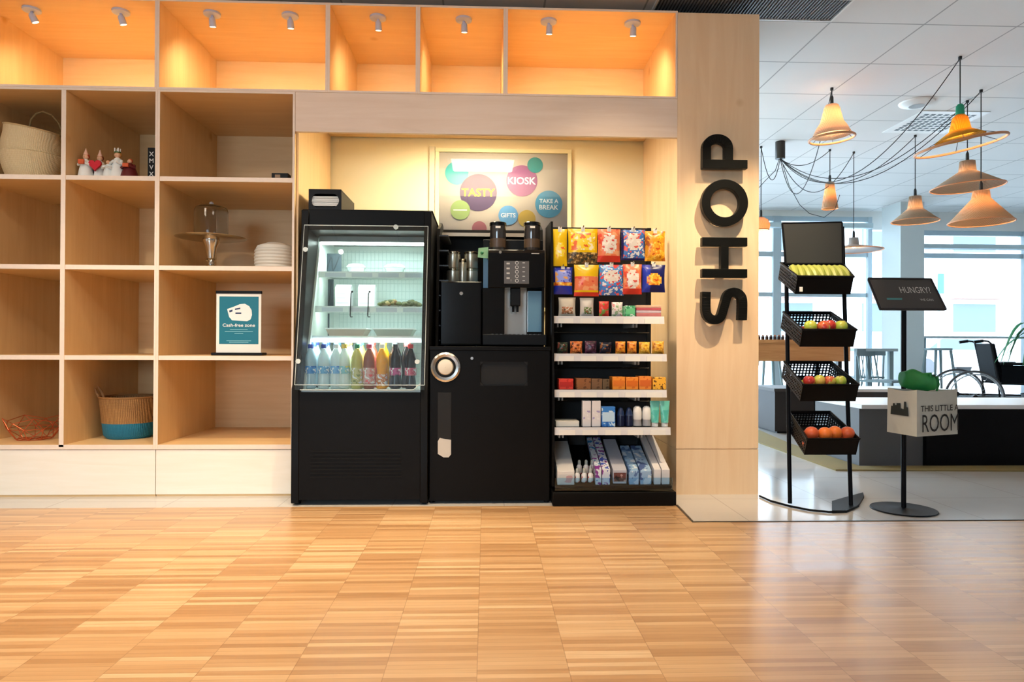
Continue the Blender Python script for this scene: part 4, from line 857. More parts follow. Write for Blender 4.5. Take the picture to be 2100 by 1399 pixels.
# shelf C
items = [(1146, 1176, 777, (226, 66, 50), (196, 40, 30), 'red snack packet at the left end of the third rack shelf'), (1182, 1212, 776, (150, 96, 56), (110, 64, 34), 'brown chocolate packet beside the red packet on the third rack shelf'), (1213, 1235, 777, (126, 92, 64), (90, 60, 40), 'dull brown chocolate packet, third on the third rack shelf'), (1236, 1250, 778, (104, 84, 60), (60, 44, 30), 'narrow olive brown packet on the third rack shelf'),
 (1256, 1282, 773, (244, 150, 50), (226, 120, 36), 'orange biscuit packet, leftmost of three on the third rack shelf'), (1284, 1309, 774, (242, 146, 52), (220, 110, 30), 'orange biscuit packet, middle of three on the third rack shelf'), (1311, 1336, 772, (240, 144, 60), (214, 104, 40), 'orange biscuit packet, right of three on the third rack shelf'), (1339, 1366, 774, (244, 180, 60), (90, 50, 30), 'dotted yellow packet at the right end of the third rack shelf')]
for k, (x0, x1, yt, a_, b_, lab) in enumerate(items): pbox(x0, x1, yt, 'C', .10, pattern('pk_%d' % k, a_, b_, a_, 60 if k != 7 else 110), lab, 'biscuit_packet', 'packet', mb_=mat('pkl_%d' % k, b_, .4) if k in (0, 4, 5, 6) else None)
# shelf D
zq, Yq = SZ['D']
pbox(1140, 1188, 864, 'D', .12, mat('white_flat', (230, 226, 216), .5, var=.05), 'flat white tissue pack at the left end of the lowest rack shelf', 'tissue_pack', 'pack')
for x0, x1, lab in ((1195, 1212, 'tall white cream box, left one of the pair'), (1214, 1232, 'tall white cream box, right one of the pair')): pbox(x0, x1, 822, 'D', .045, mat('cream_white', (228, 224, 226), .4), lab+' on the lowest rack shelf', 'cream_box', 'box', mb_=pattern('cream_print', (226, 222, 224), (170, 160, 200), (236, 232, 232), 40))
pbox(1234, 1262, 834, 'D', .05, pattern('blue_wash', (60, 130, 210), (210, 230, 246), (30, 90, 180), 40), 'blue and white washing pack on the lowest rack shelf', 'soap_box', 'box', mb_=mat('pale_blue_label', (190, 220, 244), .4))
def lathe_thing(name, lab, cat, px, yt, Y, zb, r, prof, parts, group=None):
    x = W(px, yt, Y).x; h = W(px, yt, Y).z-zb; t = T(name, lab, cat, (x, Y, zb), group)
    for pn, mt, a_, b_ in parts: MB().lathe([(q[0]*r, zb+.0006+q[1]*h) for q in prof if a_ <= q[1] <= b_], x, Y, 18).build(pn, mt, t)
bp = [(.85, 0), (1, .03), (1, .55), (.98, .58), (.98, .581), (.9, .60), (.82, .75), (.5, .95), (.25, 1)]
for px, s_ in ((1273, 'left'), (1290, 'right')): lathe_thing('shampoo_bottle', 'small dark blue bottle with pink lettering patch, %s one of the pair' % s_, 'bottle', px, 836, Yq+.06, zq, .022, bp, [('bottle_body', mat('navy_bottle', (20, 28, 60), .25), 0, .58), ('cap', mat('navy_cap', (30, 50, 90), .3), .581, 1)])
rp = [(.8, 0), (1, .03), (.92, .3), (.96, .34), (.96, .341), (1, .4), (1, .7), (.9, .9), (.5, 1)]
for px, s_ in ((1307, 'left'), (1326, 'right')): lathe_thing('roll_on_deodorant', 'white roll on deodorant with a black dot, %s one of the pair' % s_, 'deodorant', px, 833, Yq+.06, zq, .024, rp, [('grip', mat('grey_check', (170, 168, 172), .4), 0, .34), ('container', WHITE, .341, 1)])
for px in (1307, 1326):
    q = W(px, 852, Yq+.034)
for px, s_ in ((1343, 'left'), (1363, 'right')):
    x = W(px, 850, Yq+.05).x; zt_ = W(px, 822, Yq+.05).z; t = T('cream_tube', 'teal hand cream tube standing on its cap, %s one of the pair' % s_, 'tube', (x, Yq+.05, zq))
    MB().lathe([(.018, zq+.0006), (.018, zq+.022)], x, Yq+.05, 16).build('cap', WHITE, t)
    rg = []
    for k in range(7): f = k/6; rg.append([(x+(.020+.008*f)*cos(2*pi*j/20), Yq+.05+(.020*(1-f)+.0015)*sin(2*pi*j/20), zq+.0222+(zt_-zq-.0222)*f) for j in range(20)])
    MB().loft(rg).build('tube_body', pattern('teal_tube', (110, 200, 184), (190, 232, 222), (80, 180, 170), 18), t)
# sloping bottom tray
zt0_, zt1_ = W(1260, 1000, 3.68).z, W(1260, 930, 3.98).z
def slope(y): return zt0_+.012+(y-3.66)/(4.08-3.66)*.16
MB().prism([(3.66, slope(3.66)-.012), (4.08, slope(4.08)-.012), (4.08, slope(4.08)), (3.66, slope(3.66))], 'X', SX0+.014, SX1).build('bottom_tray', BLACK, st)
bx(SX0+.014, SX1, 3.645, 3.650, W(1260, 1006, 3.65).z, W(1260, 980, 3.65).z).build('tray_lip', pane('blue_acrylic', (.75, .9, 1, 1), 1.0), st)
def sloped(px0, px1, Ya, Yb_, hgt, ma, lab, name, cat, mb_=None, group=None, lean=0):
    A, B_ = W(px0, 980, Ya).x, W(px1, 980, Ya).x; za_, zb_ = slope(Ya)+.001, slope(Yb_)+.001; t = T(name, lab, cat, ((A+B_)/2, (Ya+Yb_)/2, za_), group)
    MB().hexa([(A, Ya, za_), (B_, Ya, za_), (B_, Yb_, zb_), (A, Yb_, zb_), (A, Ya-.006, za_+hgt), (B_, Ya-.006, za_+hgt), (B_, Yb_, zb_+hgt), (A, Yb_, zb_+hgt)]).build('box_body', ma, t, bev=.002)
    if mb_: MB().hexa([(A+.004, Ya-.0012, za_+.012), (B_-.004, Ya-.0012, za_+.012), (B_-.004, Ya, za_+.012), (A+.004, Ya, za_+.012), (A+.004, Ya-.0064, za_+hgt*.8), (B_-.004, Ya-.0064, za_+hgt*.8), (B_-.004, Ya-.005, za_+hgt*.8), (A+.004, Ya-.005, za_+hgt*.8)]).build('end_label', mb_, t)
hW = .075
sloped(1143, 1178, 3.67, 3.98, hW, mat('white_bandage', (224, 220, 216), .45, var=.06), 'white box with pink mark at the left end of the bottom tray', 'plaster_box', 'box', pattern('pinkish', (224, 218, 212), (220, 170, 170), (232, 228, 222), 24))
for k, (px, Ya) in enumerate([(1184, 3.69), (1198, 3.69), (1211, 3.69), (1188, 3.77), (1202, 3.77), (1214, 3.77)]):
    x = W(px, 960, Ya).x; z_ = slope(Ya)+.001; t = T('nasal_spray', ['small red and white spray bottle, front left of six in the tray', 'small red and white spray bottle, front middle of six in the tray', 'small red and white spray bottle, front right of six in the tray', 'small red and white spray bottle, rear left of six in the tray', 'small red and white spray bottle, rear middle of six in the tray', 'small red and white spray bottle, rear right of six in the tray'][k], 'bottle', (x, Ya, z_), 'spray bottles in the bottom tray')
    MB().lathe([(.013, z_+.004), (.015, z_+.008), (.015, z_+.045), (.008, z_+.055)], x, Ya, 14).build('bottle_body', pattern('spray_print', (232, 228, 224), (206, 50, 60), (236, 230, 228), 60), t)
    MB().lathe([(.009, z_+.0555), (.008, z_+.075), (.004, z_+.08)], x, Ya, 12).build('nozzle', mat('grey_cap', (170, 174, 170), .4), t)
pp = pattern('toothpaste_print', (226, 232, 240), (60, 140, 200), (140, 60, 150), 30)
sloped(1221, 1233, 3.67, 4.0, hW*1.15, pp, 'white, blue and purple toothpaste box, left of the pair in the tray', 'toothpaste_box', 'box')
sloped(1235, 1251, 3.67, 4.0, hW*1.15, pattern('toothpaste_print2', (232, 234, 240), (70, 90, 190), (150, 70, 160), 34), 'white, blue and purple toothpaste box, right of the pair in the tray', 'toothpaste_box', 'box', mat('pale_end', (220, 224, 236), .4))
sloped(1257, 1285, 3.68, 4.0, hW*1.0, mat('lavender_pack', (196, 196, 206), .4), 'long pale tights pack with a dark pinkish picture end in the tray', 'tights_pack', 'pack', pattern('skin_print', (120, 70, 66), (200, 160, 150), (40, 30, 34), 36))
sloped(1290, 1310, 3.67, 3.93, hW, pattern('blue_pack', (150, 186, 220), (220, 230, 240), (90, 120, 170), 30), 'pale blue razor pack, left of the pair in the tray', 'razor_pack', 'pack')
sloped(1313, 1336, 3.67, 3.93, hW, pattern('blue_pack2', (160, 190, 220), (226, 232, 240), (80, 100, 150), 26), 'pale blue razor pack, right of the pair in the tray', 'razor_pack', 'pack')
sloped(1341, 1355, 3.67, 4.03, hW*1.1, mat('white_long', (226, 222, 222), .4, var=.05), 'long white box, left of the pair at the right end of the tray', 'cotton_box', 'box')
sloped(1357, 1373, 3.67, 4.03, hW*1.1, mat('white_long2', (222, 218, 218), .4, var=.05), 'long white box, right of the pair at the right end of the tray', 'cotton_box', 'box')
dv = MB()
for px in (1180, 1218, 1254, 1288, 1338): q = W(px, 980, 3.66).x; dv.hexa([(q-.001, 3.67, slope(3.67)), (q+.001, 3.67, slope(3.67)), (q+.001, 4.06, slope(4.06)), (q-.001, 4.06, slope(4.06)), (q-.001, 3.67, slope(3.67)+.05), (q+.001, 3.67, slope(3.67)+.05), (q+.001, 4.06, slope(4.06)+.1), (q-.001, 4.06, slope(4.06)+.1)])
dv.build('tray_divider', PLEXI, st)
#==SECTION4==
# ================================================================== things on the shelves
zs2, zs3, zs4, zs5 = z2+t2, z3+t2, z4+t2, zp+2*t2
# tall seagrass belly basket
SEA = weave('seagrass', (244, 226, 186), (226, 200, 152), 60)
c = W(68, 300, 4.14); r0 = .150
t = T('belly_basket', 'pale seagrass belly basket with a folded waist and loop handle in the top left niche', 'basket', (c.x, 4.14, zs2))
H = lambda py, Y=4.0: W(68, py, Y).z-zs2
hb = H(252)
prof = [(.115, .0008), (.128, .01), (.150, hb*.22), (.168, hb*.42), (.174, hb*.51), (.156, hb*.535), (.163, hb*.60), (.160, hb*.72), (.150, hb*.86), (.146, hb)]
rings = [[(c.x+r_*cos(2*pi*i/40), 4.14+r_*sin(2*pi*i/40)*.95, zs2+z_*(1-.09*(z_/hb)*cos(2*pi*i/40+.4))) for i in range(40)] for r_, z_ in prof]
inn = [[(c.x+(r_-.006)*cos(2*pi*i/40), 4.14+(r_-.006)*sin(2*pi*i/40)*.95, zs2+z_*(1-.09*(z_/hb)*cos(2*pi*i/40+.4))) for i in range(40)] for r_, z_ in prof[::-1][:6]]
MB().loft(rings+inn, 0, False).build('woven_body', SEA, t)
rim = [(c.x+.147*cos(2*pi*i/40), 4.14+.147*sin(2*pi*i/40)*.95, zs2+hb*(1-.09*cos(2*pi*i/40+.4))) for i in range(40)]
MB().tube(rim, .005, 6, closed=True).build('rim', mat('seagrass_rim', (206, 178, 130), .7), t)
hp = [W(a_, b_, 4.04) for a_, b_ in ((60, 262), (64, 245), (74, 233), (88, 229), (106, 236), (120, 252), (126, 266))]
hp = [(p.x, 4.04, p.z) for p in hp]; MB().tube(catmull3 if 0 else hp, .005, 8).build('handle', mat('rope_handle', (120, 98, 62), .8), t)
# choir figurines
SK = mat('figurine_skin', (230, 176, 140), .5); GOWN = mat('white_gown', (238, 240, 236), .45); HAIRS = {'blond': mat('blond_hair', (214, 150, 70), .6), 'brown': mat('brown_hair', (130, 66, 34), .6), 'red': mat('red_hair', (190, 70, 40), .6)}
def figurine(px, h, gown, hair, lab, Y, hold=None, hat=None, w_=.042):
    x = W(px, 340, Y).x; z = zs2+.0008; t = T('choir_figurine', lab, 'figurine', (x, Y, zs2), 'choir figurines')
    g = gown
    MB().lathe([(w_*.92, z), (w_, z+.004), (w_*.82, z+h*.30), (w_*.55, z+h*.56), (w_*.40, z+h*.66), (w_*.2, z+h*.70)], x, Y, 20).build('gown', g, t)
    hz = z+h*.78; bd = MB().ball((x, Y, hz), h*.095, 14)
    MB().loft([[(x+r_*cos(2*pi*k/12), Y+r_*sin(2*pi*k/12), zz2) for k in range(12)] for r_, zz2 in ((h*.04, z+h*.66), (h*.04, hz-h*.05))])
    bd.ball((x, Y-h*.098, hz-.002), h*.016, 8); bd.build('head', SK, t)
    MB().ball((x, Y+.006, hz+h*.02), h*.106, 14).build('hair', HAIRS[hair], t)
    for s_ in (-1, 1): MB().tube([(x+s_*w_*.5, Y, z+h*.60), (x+s_*w_*.75, Y-.018, z+h*.48), (x+s_*w_*.25, Y-.038, z+h*.52)], [.009, .008, .006], 8).build('arm', g, t)
    if hat == 'cone': MB().lathe([(h*.085, hz+h*.07), (h*.04, hz+h*.19), (.001, hz+h*.30)], x, Y, 14).build('hat', mat('pink_hat', (236, 190, 170), .5), t)
    if hat == 'crown':
        MB().lathe([(h*.09, hz+h*.07), (h*.095, hz+h*.11)], x, Y, 14, cap=False).build('crown', mat('green_crown', (70, 110, 60), .6), t)
        for k in range(4): MB().cyl((x+h*.08*cos(k*pi/2+.7), Y+h*.08*sin(k*pi/2+.7), hz+h*.1), (x+h*.08*cos(k*pi/2+.7), Y+h*.08*sin(k*pi/2+.7), hz+h*.22), .0035, 6).build('candle', WHITE, t)
    if hold == 'book': MB().box(x-.016, x+.016, Y-.050, Y-.040, z+h*.47, z+h*.62).build('song_book', mat('song_book', (214, 90, 40), .5), t)
    if hold == 'heart':
        m = MB(); pts = []
        for k in range(28): a_ = 2*pi*k/28; pts.append((x+.0022*16*sin(a_)**3*1.0, z+h*.48+.0022*(13*cos(a_)-5*cos(2*a_)-2*cos(3*a_)-cos(4*a_))))
        m.prism(pts, 'Y', Y-.055, Y-.042); m.build('heart', mat('heart_red', (206, 24, 44), .35), t)
figurine(176, .165, GOWN, 'red', 'white gowned choir figurine with pink pointed hat, tall one at the left of the group', 4.02, 'book', 'cone')
figurine(205, .165, GOWN, 'brown', 'choir figurine holding a large red heart in the middle of the group', 4.05, 'heart', 'cone', .034)
figurine(222, .120, GOWN, 'brown', 'short white choir figurine with brown hair beside the red heart', 4.00, None, None, .030)
figurine(241, .180, GOWN, 'blond', 'tallest white choir figurine with blond hair and candle crown', 4.02, None, 'crown', .044)
figurine(266, .135, mat('maroon_gown', (96, 18, 24), .5), 'red', 'dark red gowned choir figurine at the right of the group', 4.02, 'book', None, .05)
figurine(190, .12, mat('plum_gown', (80, 60, 84), .5), 'blond', 'plum gowned choir figurine standing behind the heart figurine', 4.14, None, None, .034)
p = W(156, 335, 4.04); t = T('angel_wing_ornament', 'small white teardrop ornament on a dark stand left of the choir figurines', 'ornament', (p.x, 4.06, zs2))
MB().loft([[(p.x+.018*sin(pi*k/10)*cos(2*pi*j/14)+.012*(k/10-.5), 4.05+.008*sin(pi*k/10)*sin(2*pi*j/14), p.z-.03+.06*k/10) for j in range(14)] for k in range(1, 10)]).build('teardrop', GOWN, t)
MB().lathe([(.03, zs2+.0006), (.03, zs2+.006), (.006, zs2+.01), (.004, p.z-.02)], p.x, 4.065, 14).build('stand', mat('olive_stand', (88, 76, 44), .6), t)
# little black sign with white strokes
A, B_ = W(303, 330, 4.0).x, W(317, 330, 4.0).x; zt_ = W(310, 303, 4.0).z
t = T('black_sign', 'narrow black sign with white lettering at the right side of the figurine niche', 'sign', ((A+B_)/2, 4.0, zs2))
bx(A, B_, 4.0, 4.02, zs2+.0006, zt_).build('board', BLACKP, t)
m = MB(); hh = zt_-zs2
for k, ch in enumerate('XMVX'): m.text(ch, ((A+B_)/2+.002, 4.0, zt_-hh*(.2+.21*k)), (1, 0, 0), (0, 0, 1), h=hh*.14, m=0, bold=.02)
m.build('lettering', mat('sign_white', (200, 200, 200), .5), t)
# small black trinket in the wide top niche
A, B_ = W(560, 360, 4.0).x, W(594, 360, 4.0).x; t = T('small_black_box', 'small low black box at the right front of the empty upper niche', 'box', ((A+B_)/2, 4.02, zs2))
bx(A, B_, 3.97, 4.03, zs2+.0006, zs2+.040).build('body', BLACKP, t, bev=.003); bx(A+.02, A+.05, 3.9685, 3.97, zs2+.012, zs2+.03).build('label', mat('box_label', (150, 120, 90), .5), t)
# cake stand and glass dome
c = W(433, 490, 4.12); Yc = 4.12; zpl = W(433, 490, Yc).z
t = T('cake_stand', 'silver pedestal cake stand in the second wide niche', 'stand', (c.x, Yc, zs3))
MB().lathe([(.058, zs3+.0008), (.060, zs3+.006), (.042, zs3+.016), (.020, zs3+.030), (.018, zs3+.045), (.030, zs3+.055), (.022, zs3+.066), (.034, zpl-.050), (.046, zpl-.025), (.048, zpl-.006)], c.x, Yc, 28).build('pedestal', CHROME, t)
MB().lathe([(.03, zpl-.006), (.150, zpl-.003), (.196, zpl+.004), (.200, zpl+.007), (.190, zpl+.006), (.15, zpl+.001), (.01, zpl)], c.x, Yc, 48).build('plate', STEEL, t)
zd = W(433, 422, Yc).z; dr_ = .095
t = T('glass_dome', 'clear glass dome cover standing on the silver cake stand', 'dome', (c.x, Yc, zpl+.0015))
dp = [(dr_*1.03, zpl+.0018), (dr_, zpl+.006), (dr_, zd-.035), (dr_*.93, zd-.015), (dr_*.75, zd-.004), (.012, zd)]
MB().lathe(dp+[(max(.001, r_-.003), z_-.0025) for r_, z_ in dp[::-1][:-1]]+[(dr_*1.0-.003, zpl+.0018)], c.x, Yc, 40, cap=False).build('glass', mat('dome_glass', (235, 240, 245), .02, trans=1, ior=1.3), t)
MB().ball((c.x, Yc, zd+.012), .013, 14).build('knob', mat('knob_glass', (220, 226, 232), .05, trans=.7), t)
# ribbed white bowl-like roll
A, B_ = W(521, 520, 4.12), W(600, 520, 4.12); rr = .118; cx_ = A.x+rr; zt_ = W(560, 496, 4.12).z; h = zt_-zs3
t = T('ribbed_casserole', 'white ribbed round pot with a low lid beside the cake stand', 'pot', (cx_, 4.14, zs3))
prof = [(rr*.85, zs3+.0008)]
for k in range(6): f = k/6; z_ = zs3+.006+h*.68*f; prof += [(rr*(.93+.05*sin(pi*f)), z_), (rr*(.99+.03*sin(pi*f)), z_+h*.055)]
MB().lathe(prof+[(rr*.94, zs3+h*.72)], cx_, 4.14, 36).build('pot_body', mat('offwhite_ceramic', (216, 214, 206), .45), t)
MB().lathe([(rr*.95, zs3+h*.725), (rr*.85, zs3+h*.85), (rr*.4, zs3+h*.97), (.01, zs3+h)], cx_, 4.14, 32).build('lid', MATS['offwhite_ceramic'], t)
# poster in table stand
Ysn = 4.02; a_, b_ = W(444, 600, Ysn), W(535, 720, Ysn); zb = zs4+.0006
t = T('table_notice', 'teal notice about cash-free paying in a black and clear table stand', 'notice', ((a_.x+b_.x)/2, Ysn, zs4))
bx(a_.x-.018, b_.x+.018, Ysn-.03, Ysn+.05, zb, zb+.016).build('base', BLACKP, t, bev=.003)
bx(a_.x-.003, b_.x+.003, Ysn-.004, Ysn+.012, a_.z-.006, a_.z+.010).build('top_clip', BLACKP, t, bev=.002)
sh = bx(a_.x, b_.x, Ysn, Ysn+.003, zb+.016, a_.z-.006).build('white_sheet', PAPER, t)
a2, b2 = W(450, 608, Ysn), W(530, 706, Ysn); y_ = Ysn-.0006
bx(a2.x, b2.x, y_, Ysn, b2.z, a2.z).build('teal_print', mat('teal_ink', (14, 112, 136), .4), sh)
P2 = lambda px, py: (W(px, py, Ysn).x, W(px, py, Ysn).z)
m = MB(); 
poly = [P2(*q) for q in ((466, 634), (480, 629), (492, 624), (502, 623), (511, 628), (516, 636), (517, 646), (514, 655), (507, 659), (490, 658), (476, 657), (470, 650))]
m.prism(poly, 'Y', y_-.0008, y_)
cxx, czz = W(490, 668, Ysn).x, W(490, 667, Ysn).z
m.text('Cash-free zone', (cxx, y_, czz), (1, 0, 0), (0, 0, 1), wd=.185, h=.019, m=0, bold=.012)
for py, wd_ in ((676, .10), (680, .16), (684, .05), (699, .14), (702, .11)): z_ = W(490, py, Ysn).z; m.box(cxx-wd_/2, cxx+wd_/2, y_-.0006, y_, z_-.0018, z_+.0018, 1)
m.build('white_print', [mat('print_white', (236, 240, 240), .5), mat('print_pale', (130, 190, 206), .5)], sh)
m = MB()
for q in (((482, 633), (493, 631), (493, 634), (482, 636)), ((483, 641), (495, 641), (495, 644), (483, 644)), ((470, 637), (477, 635), (477, 639), (471, 641))): m.prism([P2(*k) for k in q], 'Y', y_-.0012, y_-.0008)
m.build('card_marks', mat('print_dark', (40, 60, 100), .5), sh)
# copper wire bowl
COP = mat('copper_wire', (204, 112, 78), .3, metal=.9)
c = W(64, 880, 4.12); zb = zs5+.0045; hb = W(64, 862, 4.0).z-zs5; n = 9
lo = [(c.x+.095*cos(2*pi*k/n), 4.15+.09*sin(2*pi*k/n), zb) for k in range(n)]; hi = [(c.x+.158*cos(2*pi*(k+.5)/n), 4.15+.15*sin(2*pi*(k+.5)/n), zb+hb*(.8+.2*(k % 2))) for k in range(n)]; md = [(c.x+.14*cos(2*pi*k/n), 4.15+.135*sin(2*pi*k/n), zb+hb*.5) for k in range(n)]
m = MB()
for k in range(n):
    j = (k+1) % n
    for p_, q_ in ((lo[k], lo[j]), (hi[k], hi[j]), (lo[k], md[k]), (md[k], hi[k]), (md[k], hi[k-1]), (md[k], md[j]), (lo[k], (c.x, 4.15, zb)), (lo[k], md[j])): m.cyl(p_, q_, .0022, 6)
m.build('wire_bowl', COP, label='copper wire fruit bowl in the lower left niche', cat='bowl')
# blue banded basket
c = W(262, 860, 4.22); Yb = 4.24; hb = W(262, 817, 4.1).z-zs5; r_ = .150
t = T('woven_basket', 'natural woven basket with a bright blue lower band and loop handle', 'basket', (c.x, Yb, zs5))
pr = [(.118, .0008), (.135, .02), (.146, hb*.45), (.158, hb*.8), (.163, hb)]
BLB = weave('blue_band', (24, 140, 178), (14, 104, 140), 70); NAT = weave('natural_weave', (206, 160, 100), (120, 80, 40), 60)
def ringz(rr_, z_): return [(c.x+rr_*cos(2*pi*i/40), Yb+rr_*sin(2*pi*i/40), zs5+z_) for i in range(40)]
MB().loft([ringz(.118, .0008), ringz(.137, .02), ringz(.147, hb*.38)], 0, False).loft([ringz(.118, .0008), ringz(.01, .0009)], 0, False).build('blue_band', BLB, t)
MB().loft([ringz(.147, hb*.38), ringz(.158, hb*.8), ringz(.163, hb), ringz(.158, hb), ringz(.150, hb*.6), ringz(.115, .01), ringz(.01, .008)], 0, False).build('woven_body', NAT, t)
MB().tube(ringz(.161, hb), .006, 6, closed=True).build('rim', mat('rim_brown', (150, 108, 62), .7), t)
hp = [W(a_, b_, 4.2) for a_, b_ in ((212, 838), (206, 820), (198, 806), (195, 797), (201, 793), (208, 803), (214, 818))]
MB().tube([(p.x, 4.2, p.z) for p in hp], .007, 8).build('handle', mat('handle_brown', (150, 110, 70), .8), t)

# ================================================================== fruit stand
NV = mat('stand_metal', (9, 11, 17), .5, spec=.15); CRT = mat('crate_black', (9, 10, 13), .42, spec=.2)
uL0, uR0 = W(1620, 1040, 3.64), W(1745, 1046, 3.60); uL1, uR1 = W(1611, 458, 3.72), W(1727, 458, 3.70)
fs_ = T('fruit_stand', 'black metal fruit stand with four tilted crates and a blank black header board', 'stand', (1.7, 3.62, 0))
fs_.location = ((uL0.x+uR0.x)/2, 3.62, 0); ORG[fs_.name] = Vector(fs_.location)
for a_, b_ in ((uL0, uL1), (uR0, uR1)): MB().tube([(a_.x, a_.y, .012), (b_.x, b_.y, b_.z-.02)], .011, 10).build('upright', NV, fs_)
gp = [G(*q) for q in ((1558, 1020), (1580, 1030), (1620, 1041), (1660, 1049), (1700, 1053), (1735, 1052), (1760, 1040))]
MB().tube([(p.x, p.y, .007) for p in gp], .006, 8).build('base_rod', NV, fs_)
gp = [G(*q) for q in ((1706, 1032), (1733, 1024), (1770, 1014), (1772, 1022), (1762, 1038), (1738, 1051), (1706, 1052))]
MB().prism([(p.x, p.y) for p in gp], 'Z', .001, .012).build('base_plate', NV, fs_)
# header board
hb_ = [W(1605, 458, 3.70), W(1727, 456, 3.68), W(1730, 541, 3.66), W(1612, 541, 3.68)]
MB().hexa([p+Vector((0, .006, 0)) for p in (hb_[3], hb_[2])]+[p+Vector((0, .02, 0)) for p in (hb_[2], hb_[3])]+[p+Vector((0, .0, 0)) for p in (hb_[0], hb_[1])]+[p+Vector((0, .014, 0)) for p in (hb_[1], hb_[0])]).build('header_board', mat('slate_board', (52, 54, 54), .5), fs_)
e_ = MB()
for i in range(4): p, q = hb_[i], hb_[(i+1) % 4]; e_.cyl(p+Vector((0, .004, 0)), q+Vector((0, .004, 0)), .006, 6)
e_.build('header_frame', NV, fs_)
crates = []
def crate(i, fl, fr, fb, bl, br, Yf=3.42, Yb_=3.70):
    """fl,fr: front top corners px; fb: y of front bottom; bl,br: back top corners px"""
    A, B_ = W(fl[0], fl[1], Yf), W(fr[0], fr[1], Yf); zb = W(fl[0], fb, Yf).z; hgt = A.z-zb
    C, E = W(bl[0], bl[1], Yb_), W(br[0], br[1], Yb_); C.z = E.z = (C.z+E.z)/2; A.z = B_.z = (A.z+B_.z)/2
    slope_ = (C-A).normalized(); ux = Vector((1, 0, 0)); nrm = ux.cross(Vector((0, C.y-A.y, C.z-A.z)).normalized())
    dn = -nrm*hgt*.98
    th_ = .004
    # shell walls as thin slabs with holes shown as real gaps in the back wall
    def slab(a, b, inward, nm, holes=False):
        m = MB(); i_ = inward*th_
        if not holes: m.hexa([a+dn, b+dn, b+dn+i_, a+dn+i_, a, b, b+i_, a+i_])
        else:
            R_, Cn = 5, 14
            for r__ in range(R_+1):
                f0, f1 = (r__/(R_+.6))*1.0, (r__/(R_+.6))+.085
                if r__ == 0: f1 = .16
                p = [a+dn*f1, b+dn*f1, b+dn*f1+i_, a+dn*f1+i_, a+dn*f0, b+dn*f0, b+dn*f0+i_, a+dn*f0+i_]; m.hexa(p)
            for c__ in range(Cn+1):
                g0, g1 = c__/Cn*.975, c__/Cn*.975+.030
                pa_, pb_ = a+(b-a)*g0, a+(b-a)*g1; m.hexa([pa_+dn, pb_+dn, pb_+dn+i_, pa_+dn+i_, pa_, pb_, pb_+i_, pa_+i_])
        return m.build(nm, CRT, cr)
    cr_parent = fs_
    cr = MB().hexa([A+dn, B_+dn, E+dn, C+dn, A+dn*.96, B_+dn*.96, E+dn*.96, C+dn*.96]).build('crate', CRT, fs_)
    yv = Vector((0, 1, 0))
    slab(A, B_, Vector((0, 1, .0)), 'front_wall'); slab(C, E, Vector((0, -1, 0)), 'back_wall', True)
    slab(A, C, ux, 'side_wall', True); slab(B_, E, -ux, 'side_wall', True)
    rm = MB()
    for p, q in ((A, B_), (B_, E), (E, C), (C, A)): rm.cyl(p, q, .006, 6)
    rm.build('rim', CRT, cr)
    return A, B_, C, E, nrm, hgt
cr1 = crate(0, (1636, 567), (1751, 568), 605, (1601, 540), (1728, 540))
cr2 = crate(1, (1646, 676), (1757, 677), 714, (1606, 640), (1704, 641))
cr3 = crate(2, (1647, 789), (1762, 790), 827, (1608, 742), (1705, 742))
cr4 = crate(3, (1656, 900), (1763, 901), 938, (1618, 844), (1702, 845))
tag_ = W(1641, 593, 3.41); A = cr1[0]
bx(tag_.x, tag_.x+.016, 3.4165, 3.4185, tag_.z-.012, tag_.z+.012).build('crate_label', PAPER, fs_)
def in_crate(cr, u, v, lift):
    A, B_, C, E, n_, h_ = cr; f = A.lerp(B_, u); b = C.lerp(E, u); p = f.lerp(b, v); return p-n_*(h_*.93)+n_*lift
def apple(p, r, m_, lab, nm='apple', cat='apple', group='apples'):
    t = T(nm, lab, cat, p, group); pr = [(.001, -.86), (.35, -.98), (.7, -.80), (.95, -.3), (1, .1), (.88, .55), (.6, .84), (.3, .88), (.05, .68)]
    MB().lathe([(a*r, b*r) for a, b in pr], 0, 0, 16).build('fruit', m_, t, local=True)
    MB().cyl((0, 0, r*.7), (r*.12, 0, r*1.1), r*.06, 6).build('stem', mat('fruit_stem', (80, 60, 30), .7), t, local=True)
    t.rotation_euler = (random.uniform(-.5, .5), random.uniform(-.5, .5), random.uniform(0, 6)); return t
APR = pattern('apple_red', (190, 60, 50), (220, 110, 60), (170, 40, 44), 14, .25); APG = pattern('apple_green', (190, 190, 80), (206, 170, 80), (170, 190, 70), 12, .25); APM = pattern('apple_mix', (200, 100, 60), (200, 180, 80), (186, 60, 50), 16, .25)
def fill(cr, cols, nu, nv, r, lift, label, nm, cat, group, top=None):
    k = 0
    for j in range(nv):
        for i in range(nu):
            u = (i+.6+(.25 if j % 2 else 0))/(nu+.5); v = .13+j*(r*2.0)/.30
            p = in_crate(cr, u, v, r*1.02+lift+random.uniform(0, .004)); mt, cn = cols[(i*2+j*3+k) % len(cols)]
            apple(p, r, mt, label % (cn, ['front', 'second', 'third', 'rear'][min(j, 3)], ['first', 'second', 'third', 'fourth', 'fifth', 'sixth'][i]), nm, cat, group)
fill(cr2, [(APR, 'red'), (APG, 'yellow green'), (APM, 'mixed red and green')], 4, 2, .033, .0, '%s apple, %s row of the second crate, %s from the left', 'apple', 'apple', 'apples in the second crate')
